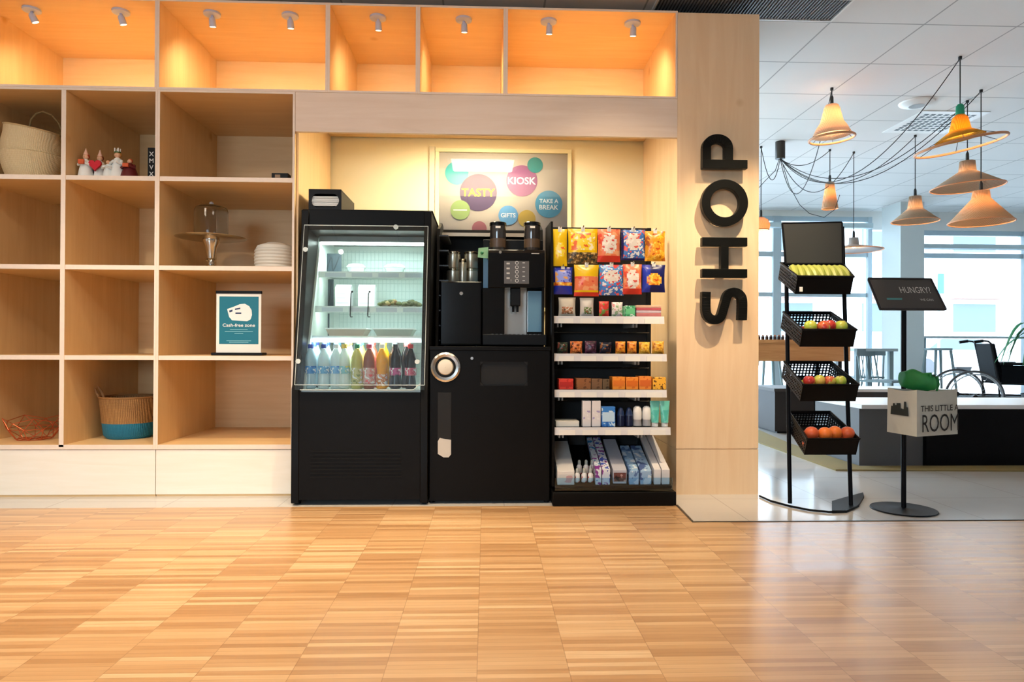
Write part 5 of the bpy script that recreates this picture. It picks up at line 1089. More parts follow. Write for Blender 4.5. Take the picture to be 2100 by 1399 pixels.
for k, (u, v, mt, cn) in enumerate([(.24, .22, APG, 'yellow green'), (.48, .20, APM, 'red brown'), (.62, .26, APR, 'red'), (.82, .22, APG, 'pale green')]): apple(in_crate(cr2, u, v, .082), .033, mt, '%s apple on top of the pile in the second crate, %s from the left' % (cn, ['first', 'second', 'third', 'fourth'][k]), group='apples in the second crate')
fill(cr3, [(APG, 'yellow green'), (APR, 'pinkish red'), (APG, 'light green')], 4, 2, .031, .004, '%s apple, %s row of the third crate, %s from the left', 'apple', 'apple', 'apples in the third crate')
for k, (u, v, mt, cn) in enumerate([(.20, .22, APR, 'pinkish red'), (.40, .24, APG, 'yellow green'), (.58, .22, APM, 'mixed'), (.78, .22, APG, 'light green')]): apple(in_crate(cr3, u, v, .078), .030, mt, '%s apple on top of the pile in the third crate, %s from the left' % (cn, ['first', 'second', 'third', 'fourth'][k]), group='apples in the third crate')
ORA = mat('orange_peel', (232, 120, 46), .4, bump=.3, vs=300); ORB = mat('blood_orange_peel', (206, 92, 52), .4, bump=.3, vs=300)
def orange(p, r, m_, lab):
    t = T('orange', lab, 'orange', p, 'oranges in the bottom crate'); MB().lathe([(.001, -r*.95)]+[(r*sin(pi*k/12), -r*.95*cos(pi*k/12)) for k in range(1, 12)]+[(.05*r, r*.93)], 0, 0, 18).build('fruit', m_, t, local=True)
    MB().lathe([(r*.09, r*.92), (r*.07, r*.96)], 0, 0, 8).build('navel', mat('orange_navel', (110, 110, 50), .7), t, local=True)
names = ['first', 'second', 'third', 'fourth']
for j in range(2):
    for i in range(4): orange(in_crate(cr4, (i+.6+.2*j)/4.6, .14+j*.24, .036), .036, ORA if (i+j) % 2 else ORB, 'orange of the %s row in the bottom crate, %s from the left' % (['front', 'rear'][j], names[i]))
for k, (u, v) in enumerate([(.16, .2), (.42, .18), (.64, .22), (.88, .2)]): orange(in_crate(cr4, u, v, .088), .036, [ORB, ORA, ORA, ORB][k], 'orange on top of the bottom crate pile, %s from the left' % names[k])
# bananas
BAN = mat('banana_green_yellow', (158, 166, 78), .45, var=.12, vs=20)
def banana_curve(base, az, L_=.17, lean=.3):
    d = Vector((cos(az), sin(az), 0)); pts = []; 
    for k in range(9):
        s_ = k/8; ang = pi*.85*(s_-.5); pts.append(base+d*(L_*.55*sin(ang)+L_*.5)+Vector((0, 0, cos(ang)*L_*.36)))
    return pts
for k, (u, lab) in enumerate([(.08, 'hand of green bananas at the left of the top crate'), (.50, 'hand of green bananas at the right of the top crate')]):
    base = in_crate(cr1, u+.16, .70, .040); t = T('banana_bunch', lab, 'bananas', base, 'banana bunches in the top crate'); ORG[t.name] = Vector(base)
    for q in range(5):
        b0 = in_crate(cr1, u+.01+q*.07, .66, .048); d = Vector(((q-2)*.09-.05, -1, -.36)).normalized(); pts = []
        for j in range(9): s_ = j/8; pts.append(b0+d*.165*s_+Vector((0, 0, .050*sin(pi*min(1, s_*.9+.08)))))
        MB().tube(pts, [.007, .014, .019, .021, .021, .020, .018, .012, .005], 8).build('banana', BAN, t)
    MB().ball(tuple(base+Vector((0, .012, .004))), .018, 8).build('crown', mat('banana_crown', (120, 110, 50), .7), t)

# ================================================================== sign stand with bag
ps0 = G(1853, 1046); px_ = ps0.x; py_ = ps0.y
sg = T('sign_stand', 'black floor stand with round foot and tilted dark sign reading HUNGRY', 'sign', (px_, py_, 0))
MB().lathe([(.155, .001), (.160, .004), (.158, .008), (.03, .010), (.02, .014)], px_, py_, 40).build('round_foot', NV, sg)
ztp = W(1853, 636, py_).z
MB().tube([(px_, py_, .008), (px_+.0, py_, ztp)], .0125, 14).build('pole', NV, sg)
yb_ = py_-.055; yt_ = py_+.05
c4 = [W(1806, 634, yb_), W(1940, 634, yb_), W(1909, 571, yt_), W(1781, 573, yt_)]
c4[0].z = c4[1].z = (c4[0].z+c4[1].z)/2; c4[2].z = c4[3].z = (c4[2].z+c4[3].z)/2
un = (c4[1]-c4[0]).normalized(); vn = (c4[3]-c4[0]); vn = (vn-un*vn.dot(un)).normalized(); nn = un.cross(vn)
if nn.y > 0: nn = -nn
bd = MB().hexa([p-nn*.014 for p in c4]+[p for p in c4]).build('sign_board', mat('sign_slate', (66, 64, 64), .35), sg)
m = MB()
for i in range(4): m.cyl(c4[i], c4[(i+1) % 4], .006, 6)
m.build('sign_frame', mat('steel_frame', (56, 56, 62), .3, metal=.6), bd)
m = MB(); P4 = lambda u, v: c4[0].lerp(c4[1], u).lerp(c4[3].lerp(c4[2], u), v)
m.text('HUNGRY?', P4(.66, .62), un, vn, wd=.165, h=.040, m=0, off=.0015); m.build('headline', mat('chalk', (200, 198, 194), .7), bd); m = MB()
m.text('WE CAN', P4(.77, .30), un, vn, wd=.07, h=.014, m=0, off=.0015)
m.build('small_print', mat('chalk', (200, 198, 194), .7), bd); m = MB()
p = P4(.27, .32); m.hexa([p+un*a_+vn*b_+nn*c_ for c_ in (.0005, .0015) for a_, b_ in ((-.04, -.006), (.04, -.006), (.045, .006), (-.038, .006))], 0)
m.build('teal_dash', mat('teal_chalk', (70, 130, 136), .7), bd)
# fabric box bag
BAGM = mat('bag_canvas', (196, 198, 190), .75, var=.05, vs=30)
Fc, Rc, Lc = W(1880, 896, 3.21), W(1964, 893, 3.31), W(1819, 880, 3.40)
for q in (Fc, Rc, Lc): q.z = Fc.z
Bc = Lc+(Rc-Fc); hbg = W(1876, 800, 3.21).z-Fc.z
t = T('fabric_bag', 'pale canvas box bag printed THIS LITTLE ROOM hanging on the sign stand pole', 'bag', (Fc+Bc)/2)
ORG[t.name] = (Fc+Bc)/2
up_ = Vector((0, 0, hbg)); ctr = (Fc+Bc)/2; ex = 1.03
def wall_(a, b, nm, extra=0):
    m = MB(); nx = 8; inn_ = (ctr-(a+b)/2).normalized()*.004; vs = []
    for s_ in (0, 1):
        for j in range(7):
            for i in range(nx+1):
                u, v = i/nx, j/6; p = a.lerp(b, u)+up_*v; p = ctr+up_*v+(p-ctr-up_*v)*(1-.02*v+.0*u); out = -inn_.normalized()*(.010*sin(pi*u)*sin(pi*v))+Vector((0, 0, -.010*sin(pi*u)*v)); vs.append(p+out+inn_*s_)
    o = len(vs)//2
    for s_ in (0, 1):
        for j in range(6):
            for i in range(nx): k = s_*o+j*(nx+1)+i; m.f.append((k, k+1, k+nx+2, k+nx+1)); m.m.append(0); m.s.append(True)
    m.v = [Vector(v) for v in vs]
    return m.build(nm, BAGM, t)
wr = wall_(Fc, Rc, 'front_panel'); wl = wall_(Lc, Fc, 'side_panel'); wall_(Rc, Bc, 'rear_panel'); wall_(Bc, Lc, 'rear_side_panel')
MB().hexa([Fc, Rc, Bc, Lc]+[p+Vector((0, 0, .004)) for p in (Fc, Rc, Bc, Lc)]).build('base_panel', BAGM, t)
u1 = (Rc-Fc).normalized(); n1 = u1.cross(Vector((0, 0, 1))); 
if n1.y > 0: n1 = -n1
wF = (Rc-Fc).length; INK = mat('black_ink', (26, 26, 28), .6)
m = MB(); cc = (Fc+Rc)/2
m.text('THIS LITTLE A', cc+up_*.60, u1, (0, 0, 1), wd=wF*.92, h=hbg*.13, off=.012, bold=.01).text('ROOM', cc+up_*.28+u1*.006, u1, (0, 0, 1), wd=wF*.88, h=hbg*.38, off=.0115, bold=.0)
m.build('lettering', INK, wr)
u2 = (Fc-Lc).normalized(); cc = (Lc+Fc)/2; wL = (Fc-Lc).length; m = MB(); n2 = u2.cross(Vector((0, 0, 1)))
random.seed(3)
for k in range(9): a_ = (-.25+.5*k/8)*wL; hh = hbg*random.uniform(.14, .34); p = cc+u2*a_+up_*.42+n2*.0115; m.hexa([p-u2*.010, p+u2*.010, p+u2*.010+n2*.001, p-u2*.010+n2*.001, p-u2*.006+Vector((0, 0, hh)), p+u2*.006+Vector((0, 0, hh)), p+u2*.006+n2*.001+Vector((0, 0, hh)), p-u2*.006+n2*.001+Vector((0, 0, hh))])
m.build('picture_print', mat('picture_ink', (44, 52, 52), .6), wl)
bk = MB().tube([(px_, py_-.012, Fc.z+hbg*.8), (px_-.0, Lc.y-.02, Fc.z+hbg*.8)], .004, 6); 
# strap looping round the pole
MB().tube([(px_+.016*cos(a), py_+.016*sin(a), Fc.z+hbg+.006) for a in [2*pi*k/16 for k in range(16)]], .003, 6, closed=True).build('strap', BAGM, t)
# green folded net bag lying in the box
g0 = W(1888, 778, 3.32); GRN = mat('green_fabric', (24, 120, 58), .55, bump=.8, vs=26, var=.3)
t = T('green_cloth', 'rolled bright green cloth bags lying on top of the canvas box', 'cloth', (g0.x, 3.32, g0.z-.05))
rgs = []; n = 14
for k in range(n+1):
    f = k/n; a_ = W(1850, 775, 3.36).lerp(W(1912, 784, 3.27), f); r_ = .050*(.75+.3*sin(pi*min(1, f*1.1)))
    rgs.append([(a_.x+.0, a_.y+r_*.9*cos(2*pi*j/18), a_.z-.004+r_*(1+.10*sin(3*2*pi*j/18+f*9))*sin(2*pi*j/18)) for j in range(18)])
MB().loft(rgs).build('roll', GRN, t)
for q in range(3):
    a_ = W(1908+q*7, 768+q*4, 3.26); MB().tube([(a_.x-.02, 3.28, a_.z+.0), (a_.x, 3.26, a_.z+.004), (a_.x+.006, 3.26, a_.z-.03), (a_.x+.004, 3.27, a_.z-.062)], [.007, .008, .007, .005], 8).build('handle', GRN if q != 1 else mat('dark_green_strap', (16, 50, 30), .6), t)

# ================================================================== cafe beyond
LB = 4.9
DGR = mat('bench_grey', (92, 92, 94), .6, var=.05); BK = mat('bench_black', (8, 8, 11), .5, spec=.15); WT = mat('bench_top', (226, 226, 226), .35)
zbt = W(1900, 828, 4.9).z
g1, g2, g3 = G(1700, 948), G(1896, 958), G(2110, 958)
bt = T('platform_bench', 'low platform with dark front and white top behind the sign stand', 'platform', (g2.x, 5.2, 0))
x0, xm, x1 = W(1762, 900, 4.84).x, W(1896, 900, 4.82).x, 5.4
MB().box(x0, xm, 4.84, 5.5, 0, zbt-.03).build('grey_front', DGR, bt); MB().box(xm, x1, 4.80, 5.5, 0, zbt-.03).build('black_front', BK, bt)
MB().box(x0-.01, x1, 4.79, 5.5, zbt-.03, zbt).build('top', WT, bt, bev=.003)
a_, b_ = W(1589, 880, 6.62), W(1645, 880, 6.62)
t = T('dark_planter', 'dark brown box seat behind the lower crates of the fruit stand', 'seat', ((a_.x+b_.x)/2, 6.9, 0))
MB().box(a_.x, b_.x+.3, 6.62, 7.2, .02, W(1600, 797, 6.62).z-.03).build('body', mat('dark_brown_box', (44, 38, 38), .6), t); MB().box(a_.x-.01, b_.x+.31, 6.61, 7.21, W(1600, 797, 6.62).z-.03, W(1600, 797, 6.62).z).build('top', mat('seat_top', (70, 64, 62), .6), t)
MB().box(a_.x+.04, b_.x+.26, 6.66, 7.16, 0, .02).build('plinth', BLACKP, t)
a_ = 6.9; zt2 = W(1780, 798, 6.9).z
t = T('window_bench', 'long low bench with a pale top and dark front behind the fruit stand and sign', 'bench', (4.3, 7.1, 0))
MB().box(W(1716, 800, a_).x, W(1822, 800, a_).x+.6, a_, a_+.5, 0, zt2-.03).build('front', mat('bench_dark', (60, 58, 60), .6), t); MB().box(W(1716, 800, a_).x-.02, W(1822, 800, a_).x+.62, a_-.02, a_+.52, zt2-.03, zt2).build('top', WT, t)
# rug
rg_ = [G(*q) for q in ((1520, 896), (1714, 966), (2140, 968))]+[Vector((5.2, 4.78, 0)), Vector((x0-.03, 4.78, 0)), Vector((x0-.03, 5.9, 0)), G(1520, 868)]
MB().prism([(p.x, p.y) for p in rg_], 'Z', .0005, .010).build('rug', mat('olive_tan_rug', (136, 120, 78), .95, bump=.5, vs=200, var=.12), label='flat olive tan rug along the foot of the low platform', cat='rug')
# long wooden counter
Yc = 6.0; a_, b_ = W(1545, 700, Yc).x, W(1744, 700, Yc).x; zt_, zb = W(1650, 697, Yc).z, W(1650, 741, Yc).z
t = T('wooden_counter', 'high counter with a thick light wooden apron behind the fruit stand', 'counter', ((a_+b_)/2, Yc+.2, 0))
MB().box(a_-.5, b_, Yc, Yc+.04, zb, zt_-.03).build('apron', WOODC, t); MB().box(a_-.5, b_, Yc-.01, Yc+.55, zt_-.03, zt_).build('top', WOODC, t)
for xx in (a_-.45, b_-.08):
    for yy in (Yc+.06, Yc+.48): MB().box(xx, xx+.035, yy, yy+.035, 0, zt_-.03).build('leg', BLACKM, t)
# row of small glass jars on the counter
for k in range(9):
    x = W(1558+k*8.2, 690, Yc+.1).x; j_ = T('spice_jar', 'tiny dark jar in the row on the wooden counter', 'jar', (x, Yc+.12, zt_), 'tiny jars on the wooden counter')
    MB().lathe([(.014, zt_+.0005), (.015, zt_+.004), (.015, zt_+.028), (.009, zt_+.034)], x, Yc+.12, 10).build('jar_body', mat('jar_dark', (60, 40, 40), .3), j_)
    MB().lathe([(.010, zt_+.0345), (.010, zt_+.045)], x, Yc+.12, 10).build('lid', mat('jar_lid', (180, 120, 90), .4), j_)
# tables and stools in the window
LG = mat('grey_blue_wood', (120, 140, 146), .5); PL = mat('pale_blue_top', (166, 184, 192), .4)
def stool(px, Y, zt_, w_, lab, m_=LG):
    x = W(px, 720, Y).x; t = T('bar_stool', lab, 'stool', (x, Y, 0), 'bar stools by the window')
    MB().lathe([(w_*.96, zt_-.03), (w_, zt_-.026), (w_, zt_-.004), (w_*.96, zt_)], x, Y, 24).build('seat', m_, t)
    for sx_ in (-1, 1):
        for sy_ in (-1, 1): MB().tube([(x+sx_*w_*.62, Y+sy_*w_*.62, zt_-.03), (x+sx_*w_*1.05, Y+sy_*w_*1.05, .003)], [.018, .014], 8).build('leg', m_, t)
    for zq_, f_ in ((.28, .93),):
        q = w_*f_; pts = [(x-q, Y-q, zq_), (x+q, Y-q, zq_), (x+q, Y+q, zq_), (x-q, Y+q, zq_)]
        for i in range(4): MB().cyl(pts[i], pts[(i+1) % 4], .008, 6).build('rung', m_, t)
stool(1924, 9.0, W(1924, 714, 9.0).z, .165, 'grey round topped bar stool right of the pale pier')
stool(1576, 8.6, .74, .15, 'grey bar stool behind the pillar edge, seen under the wooden counter')
def table(px0, px1, Y, zt_, lab, m_=PL, dep=.6, name='cafe_table'):
    a_, b_ = W(px0, 720, Y).x, W(px1, 720, Y).x; t = T(name, lab, 'table', ((a_+b_)/2, Y+dep/2, 0))
    MB().box(a_, b_, Y, Y+dep, zt_-.035, zt_).build('tabletop', m_, t, bev=.003)
    for xx in (a_+.04, b_-.09):
        for yy in (Y+.03, Y+dep-.08): MB().box(xx, xx+.05, yy, yy+.05, 0, zt_-.035).build('leg', LG, t)
    return t
table(1752, 1842, 8.3, W(1800, 715, 8.3).z, 'pale blue grey cafe table behind the sign stand')
def chair(px, Y, lab, rz=0):
    x = W(px, 740, Y).x; t = T('cafe_chair', lab, 'chair', (x, Y, 0), 'cafe chairs by the window', rz); ORG[t.name] = Vector()
    MB().box(-.2, .2, -.2, .2, .43, .455).build('seat', LG, t, local=True, bev=.004)
    for sx_ in (-.18, .18):
        MB().tube([(sx_, -.18, .43), (sx_*1.1, -.22, .003)], .012, 6).build('leg', LG, t, local=True); MB().tube([(sx_, .18, .43), (sx_*1.1, .24, .003)], .012, 6).build('leg', LG, t, local=True)
        MB().tube([(sx_, .19, .45), (sx_*.95, .25, .82)], .010, 6).build('back_post', LG, t, local=True)
    MB().box(-.19, .19, .235, .255, .74, .83).build('backrest', LG, t, local=True, bev=.004)
    for k in (-.09, 0, .09): MB().cyl((k, .2, .45), (k, .245, .75), .006, 6).build('spindle', LG, t, local=True)
chair(1815, 8.1, 'pale grey spindle chair at the table behind the sign stand', .5)
chair(1770, 9.2, 'grey chair on the window side of the cafe table', 3.0)
# bar shelf along the window
t = T('window_bar', 'thin bar shelf running along the right hand window', 'counter', (6.4, 9.6, .9)); zt_ = W(2000, 690, 9.5).z
a_, b_ = W(1888, 690, 9.5).x, 8.9
MB().box(a_, b_, 9.42, 9.66, zt_-.03, zt_).build('shelf_top', PL, t)
for xx in (a_+.03, b_-.1): MB().box(xx, xx+.05, 9.5, 9.6, 0, zt_-.03).build('leg', LG, t)

# wheelchair, facing right and turned a little
wc = W(2006, 812, 7.4); WCX, WCY, WR = wc.x, 7.4, .30
wt = T('wheelchair', 'empty black wheelchair parked behind the low platform', 'wheelchair', (WCX+.15, WCY+.28, 0)); wt.location = (WCX+.35, WCY+.20, 0); wt.rotation_euler[2] = R(-18)
RB = mat('tyre_grey', (70, 70, 74), .6); RM = mat('alloy_rim', (196, 200, 204), .25, metal=.8); SEAT = mat('black_nylon', (7, 10, 16), .7, spec=.15)
ORG[wt.name] = Vector()
def wheel(cx_, cy_, R_, nm):
    rim_ = [(cx_+R_*.93*cos(2*pi*k/48), cy_, R_+R_*.93*sin(2*pi*k/48)) for k in range(48)]
    tr = MB().tube([(cx_+(R_-.012)*cos(2*pi*k/48), cy_, R_+(R_-.012)*sin(2*pi*k/48)) for k in range(48)], .012, 8, closed=True).build(nm, RB, wt, local=True)
    MB().tube(rim_, .008, 6, closed=True).build('rim', RM, tr, local=True)
    if R_ > .2:
        MB().tube([(cx_+R_*.85*cos(2*pi*k/40), cy_-.035, R_+R_*.85*sin(2*pi*k/40)) for k in range(40)], .008, 6, closed=True).build('push_rim', RM, tr, local=True)
        sp_ = MB()
        for k in range(18): a2_ = 2*pi*k/18; sp_.cyl((cx_+.02*cos(a2_+.5), cy_, R_+.02*sin(a2_+.5)), (cx_+R_*.92*cos(a2_), cy_, R_+R_*.92*sin(a2_)), .0015, 4)
        sp_.build('spokes', RM, tr, local=True)
    MB().cyl((cx_, cy_-.03, R_), (cx_, cy_+.03, R_), .025 if R_ > .2 else .012, 12).build('hub', BLACKM, tr, local=True)
for cy_ in (-.28, .28): wheel(-.30, cy_, WR, 'rear_wheel')
for cy_ in (-.2, .2): wheel(.38, cy_, .085, 'caster_wheel')
MB().box(-.02, .42, -.22, .22, .44, .49).build('seat', SEAT, wt, local=True, bev=.015)
MB().hexa([(-.06, -.22, .47), (.0, -.22, .47), (.0, .22, .47), (-.06, .22, .47), (-.13, -.22, .90), (-.08, -.22, .90), (-.08, .22, .90), (-.13, .22, .90)]).build('backrest', SEAT, wt, local=True, bev=.01)
for s_ in (-.23, .23):
    MB().tube([(-.04, s_, .30), (-.05, s_, .48), (-.125, s_, .90), (-.15, s_, .925), (-.20, s_, .93)], .011, 8).build('push_handle', BLACKM, wt, local=True)
    MB().tube([(-.20, s_, .93), (-.29, s_, .915)], .017, 8).build('grip', BLACKP, wt, local=True)
    MB().tube([(-.30, s_, .30), (.36, s_, .30), (.38, s_, .20)], .011, 8).build('frame_tube', BLACKM, wt, local=True)
    MB().tube([(-.04, s_, .45), (.42, s_, .45), (.52, s_, .20), (.54, s_, .12)], .011, 8).build('frame_tube', BLACKM, wt, local=True)
    MB().box(-.04, .28, s_-.025, s_+.025, .66, .69).build('armrest', BLACKP, wt, local=True, bev=.006)
    MB().box(-.02, .26, s_-.008, s_+.008, .46, .655).build('skirt_guard', SEAT, wt, local=True)
    MB().box(.48, .62, s_*.55-.06, s_*.55+.06, .095, .108).build('footplate', BLACKP, wt, local=True)
# palm at the right edge
pw = W(2112, 760, 6.8); t = T('potted_palm', 'potted palm with arching strap leaves at the right edge', 'plant', (pw.x+.15, 6.8, 0))
bxx = pw.x+.15
MB().lathe([(.13, .001), (.15, .01), (.19, .36), (.20, .38), (.18, .38), (.17, .33), (.01, .33)], bxx, 6.8, 24).build('pot', mat('dark_pot', (40, 46, 50), .4), t)
LEAF = mat('palm_leaf', (28, 104, 60), .45, var=.3)
MB().tube([(bxx, 6.8, .33), (bxx+.02, 6.8, .6), (bxx-.01, 6.8, .85)], [.03, .025, .015], 8).build('stem', mat('palm_stem', (90, 100, 60), .7), t)
random.seed(11)
for k in range(16):
    az = 2*pi*k/16+.2; L_ = random.uniform(.34, .52); d = Vector((cos(az), sin(az)*.8, 0)); rise = random.uniform(.18, .34); m = MB(); pts = []
    for j in range(11):
        s_ = j/10; p = Vector((bxx-.01, 6.8, .80+.02*(k % 3)))+d*L_*s_+Vector((0, 0, rise*4*s_*(1-s_)*.9-.12*s_*s_)); pts.append(p)
    side = Vector((-d.y, d.x, 0)).normalized(); vs = []; 
    for j, p in enumerate(pts): wdt_ = .022*sin(pi*(j+.6)/11.2); vs += [p-side*wdt_, p+Vector((0, 0, -.006)), p+side*wdt_]
    fs = []
    for j in range(10): fs += [(3*j, 3*j+1, 3*j+4, 3*j+3), (3*j+1, 3*j+2, 3*j+5, 3*j+4)]
    m.add(vs, fs, 0, True); m.build('leaf', LEAF, t, solid=.002)

# ================================================================== pendant lamps
CORD = mat('black_cord', (38, 38, 40), .6); RAT = weave('rattan_shade', (236, 206, 170), (206, 164, 122), 60, .45, .4); RATW = weave('pale_rattan_shade', (246, 226, 204), (230, 196, 164), 60, .6, .3)
RATD = weave('grey_rattan_shade', (220, 198, 172), (176, 150, 124), 70, .4, .4)
BULB = mat('lit_bulb', (255, 220, 170), .5, emit=(1, .72, .38, 1), es=14)
can = W(1600, 281, 6.64); CX_, CY_ = can.x, 6.64; zcb = W(1600, 326, 6.64).z
ch = T('cable_canopy', 'black cylindrical ceiling canopy from which the lamp cables fan out', 'lamp canopy', (CX_, CY_, ZC))
MB().lathe([(.045, zcb), (.047, zcb+.003), (.047, ZC-.001)], CX_, CY_, 24).build('cylinder', mat('canopy_brown', (48, 42, 38), .4), ch)
def pendant(hx, hy, lab, prof, zt_px, mt, ring=None, tilt=0, cap=CORD, sag=.35, bulb_dz=.05, energy=2.2, hookpx=None, capr=.012):
    """hx,hy: pixel of the ceiling hook; prof: [(radius px, y px)] down the shade"""
    g = G(hx, hy, ZC); Y = g.y; x = g.x; t = T('pendant_lamp', lab, 'lamp', (x, Y, ZC), 'rattan pendant lamps')
    pz = lambda py: W(hx, py, Y).z; pr = [(r_/F*Y, pz(y_)) for r_, y_ in prof]
    zt_ = pr[0][1]
    MB().cyl((x, Y, ZC-.001), (x, Y, ZC-.02), .012, 10).build('ceiling_hook', CORD, t)
    MB().cyl((x, Y, ZC-.01), (x, Y, zt_+.05), .004, 6).build('cord', CORD, t)
    MB().lathe([(capr*.6, zt_+.075), (capr, zt_+.06), (capr*1.1, zt_-.01)], x, Y, 12).build('socket', cap, t)
    rgs = []; n = 36
    def ringt(r_, z_): return [(x+r_*cos(2*pi*k/n), Y+r_*sin(2*pi*k/n), z_+tilt*r_*cos(2*pi*k/n)*( (zt_-z_)/(zt_-pr[-1][1]+1e-6))) for k in range(n)]
    rgs = [ringt(r_, z_) for r_, z_ in pr]
    sh_ = MB().loft(rgs, 0, False).build('shade', mt, t, solid=.003)
    rr_, z_ = ring and (ring[0]/F*Y, pz(ring[1])) or pr[-1]
    MB().tube([(x+rr_*cos(2*pi*k/n), Y+rr_*sin(2*pi*k/n), z_+tilt*rr_*cos(2*pi*k/n)) for k in range(n)], .009 if ring else .005, 8, closed=True).build('hoop', mat('hoop_wood', (206, 144, 100), .5), t)
    if ring:
        m = MB()
        for k in range(0, n, 6): m.cyl(rgs[-1][k], (x+rr_*cos(2*pi*k/n), Y+rr_*sin(2*pi*k/n), z_+tilt*rr_*cos(2*pi*k/n)), .002, 5)
        m.build('hoop_stay', CORD, t)
    zb_ = zt_-bulb_dz
    MB().ball((x, Y, zb_-.03), .024, 14).build('bulb', BULB, t); point('pendant_light', (x, Y, zb_-.075), energy, (1, .68, .38), .02)
    # cable swagged back to the canopy
    p0, p1 = Vector((CX_, CY_, zcb+.004)), Vector((x, Y, ZC-.012)); m = []
    for k in range(25): s_ = k/24; p = p0.lerp(p1, s_); p.z -= sag*4*s_*(1-s_)*(1-.25*s_); m.append(p)
    MB().tube(m, .0035, 6).build('cable', CORD, ch)
pendant(1706, 180, 'white hot rattan cone lamp with a wooden hoop, nearest the pillar', [(12, 216), (15, 222), (22, 250), (30, 262), (38, 278)], 0, RATW, (44, 284), .06, sag=.62, energy=6)
GREEN = mat('green_cap', (30, 150, 110), .4)
pendant(1969, 116, 'large hooped lamp with a yellow woven shade and green top', [(8, 236), (14, 242), (20, 268), (46, 284)], 0, weave('yellow_shade', (236, 196, 70), (206, 150, 40), 60, .5, .3), (83, 299), .17, cap=GREEN, sag=.55, energy=6, capr=.026)
pendant(2012, 184, 'wide conical rattan lamp hanging lowest at the right', [(15, 392), (17, 408), (60, 456)], 0, RAT, sag=.5, energy=4.5)
pendant(1984, 206, 'flat broad rattan lamp hanging below the large hooped lamp', [(14, 331), (16, 352), (68, 384)], 0, RATD, sag=.42, tilt=.04, energy=4.5)
pendant(1877, 277, 'small flared rattan lamp with striped rim left of the low conical lamp', [(11, 403), (14, 428), (45, 454)], 0, RATD, sag=.38, energy=4.5)
pendant(1702, 306, 'narrow bell shaped rattan lamp above the header board', [(8, 374), (10, 390), (16, 428)], 0, RAT, sag=.12, energy=3)
pendant(1751, 311, 'very flat wide lamp with a small wooden cup right of the header board', [(9, 488), (10, 502), (12, 503), (56, 513)], 0, mat('grey_disc_shade', (150, 144, 140), .5), sag=.42, energy=3)
pendant(1561, 300, 'small round woven lamp half hidden behind the pillar edge', [(6, 446), (14, 452), (18, 462), (16, 472)], 0, RAT, sag=.3, energy=3)
# extra slack cable loops
for k, (pts, lab) in enumerate([(((1602, 326), (1618, 380), (1640, 420), (1660, 438), (1690, 446), (1712, 430), (1722, 400)), 'slack black lamp cable looping low under the canopy'), (((1598, 326), (1590, 350), (1570, 370), (1550, 392)), 'black lamp cable running from the canopy behind the pillar')]):
    MB().tube([W(a_, b_, 6.62) for a_, b_ in pts], .003, 6).build('lamp_cable', CORD, label=lab, cat='cable')
# ceiling fittings
g = G(1915, 251, ZC); t = T('ceiling_diffuser', 'square white louvred air diffuser in the cafe ceiling', 'vent', (g.x, g.y, ZC))
MB().box(g.x-.3, g.x+.3, g.y-.3, g.y+.3, ZC-.006, ZC-.001).build('plate', WHITE, t); m = MB()
for k in range(8):
    for j in range(8): xx, yy = g.x-.21+k*.06, g.y-.21+j*.06; m.box(xx-.019, xx+.019, yy-.019, yy+.019, ZC-.0075, ZC-.006)
m.build('louvre', mat('louvre_dark', (80, 90, 96), .5), t)
g = G(1880, 210, ZC); t = T('ceiling_speaker', 'round flat white disc fitting in the ceiling near the lamps', 'ceiling fitting', (g.x, g.y, ZC))
MB().lathe([(.001, ZC-.03), (.09, ZC-.03), (.13, ZC-.012), (.135, ZC-.001)], g.x, g.y, 28, cap=False).build('disc', WHITE, t); MB().lathe([(.001, ZC-.034), (.06, ZC-.0335)], g.x, g.y, 20, cap=False).build('grille', GREYP, t)

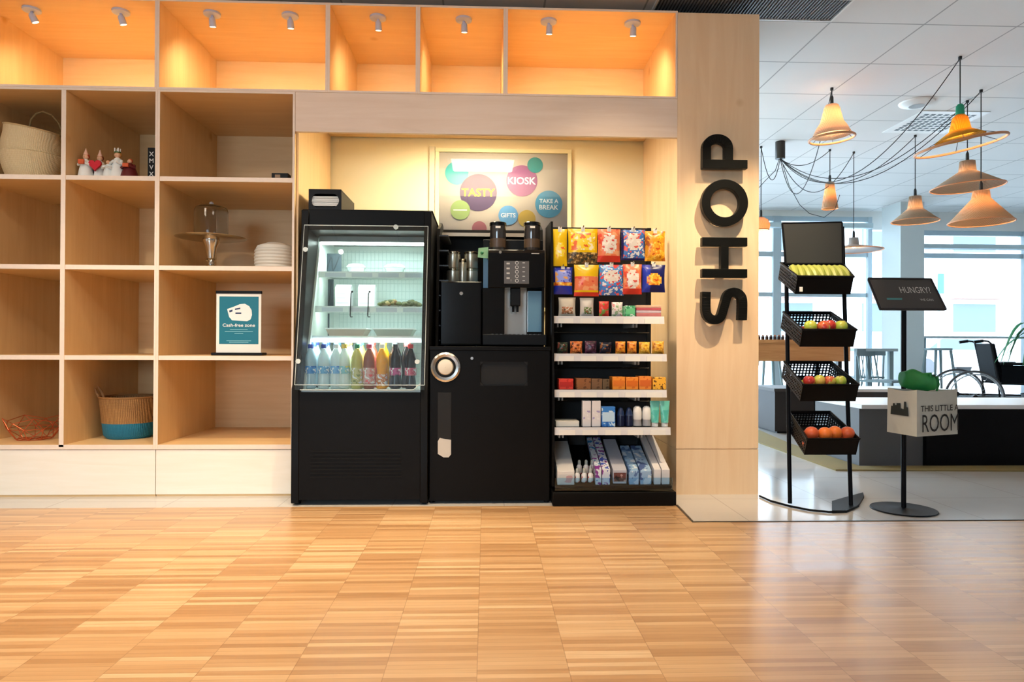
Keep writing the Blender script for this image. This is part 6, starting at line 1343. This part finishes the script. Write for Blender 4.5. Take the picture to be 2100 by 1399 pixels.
# ================================================================== outside
struct(bx(-10, 40, YF+.15, 60, -.3, -.15), 'floor', mat('pale_street', (190, 192, 194), .8, var=.08, vs=.6))
fb = T('building', 'pale building across the street seen through the right window', 'building', (22, 31, -.15))
bw = MB(); bw.box(8, 42, 30, 36, -.15, 9); bw.build('wall', mat('pale_facade', (196, 190, 186), .8), fb)
for row_ in range(2):
    for k in range(6):
        x0 = 12.5+k*4.2; z0 = 1.4+row_*3.6; f_ = bx(x0, x0+2.2, 29.94, 29.998, z0, z0+1.5).build('window_frame', WHITE, fb)
        bx(x0+.12, x0+2.08, 29.92, 29.94, z0+.12, z0+1.38).build('pane', mat('facade_glass', (70, 84, 92), .2), f_)
        bx(x0-.1, x0+2.3, 29.5, 29.998, z0+1.6, z0+1.75).build('canopy', mat('terracotta', (150, 110, 100), .7), fb)
fb2 = T('building', 'white building across the street seen through the left window', 'building', (2, 30, -.15))
MB().box(-8, 7.4, 30, 36, -.15, 8).build('wall', mat('white_facade', (210, 212, 214), .8), fb2)
for k in range(3):
    x0 = -2+k*3.1; f_ = bx(x0+.8, x0+2.4, 29.94, 29.998, 1.2, 2.8).build('window_frame', WHITE, fb2); bx(x0+.9, x0+2.3, 29.92, 29.94, 1.3, 2.7).build('pane', MATS['facade_glass'], f_)
p = W(1925, 640, 20); t = T('street_sign', 'thin blue street sign on a post outside the right window', 'sign', (p.x, 20, -.15))
MB().cyl((p.x, 20, -.15), (p.x, 20, 3.0), .04, 8).build('post', mat('sign_grey', (120, 130, 140), .5), t); bx(p.x-.06, p.x+.12, 19.93, 19.955, 2.45, 3.05).build('panel', mat('sign_blue', (40, 110, 170), .5), t)
for k, px in enumerate((1935, 2190)):
    p = W(px, 690, 24); c_ = T('parked_car', ['pale parked car in the street, the left one', 'pale parked car in the street, the right one'][k], 'car', (p.x, 24, -.15)); x0 = p.x-1.9
    MB().prism([(x0, .15), (x0+3.9, .15), (x0+3.95, .6), (x0+3.2, .72), (x0+2.7, 1.2), (x0+1.2, 1.22), (x0+.6, .75), (x0, .65)], 'Y', 23.2, 24.8).build('body', mat('car_pale_%d' % k, [(200, 204, 206), (170, 180, 176)][k], .3, coat=.5), c_, bev=.06)
    MB().prism([(x0+.8, .76), (x0+2.95, .74), (x0+2.6, 1.12), (x0+1.3, 1.14)], 'Y', 23.19, 24.81).build('side_glass', MATS['facade_glass'], c_)
    for q in (.75, 3.1):
        MB().cyl((x0+q, 23.18, .15), (x0+q, 23.4, .15), .3, 18).build('wheel', RB, c_); MB().cyl((x0+q, 24.6, .15), (x0+q, 24.82, .15), .3, 18).build('wheel', RB, c_)
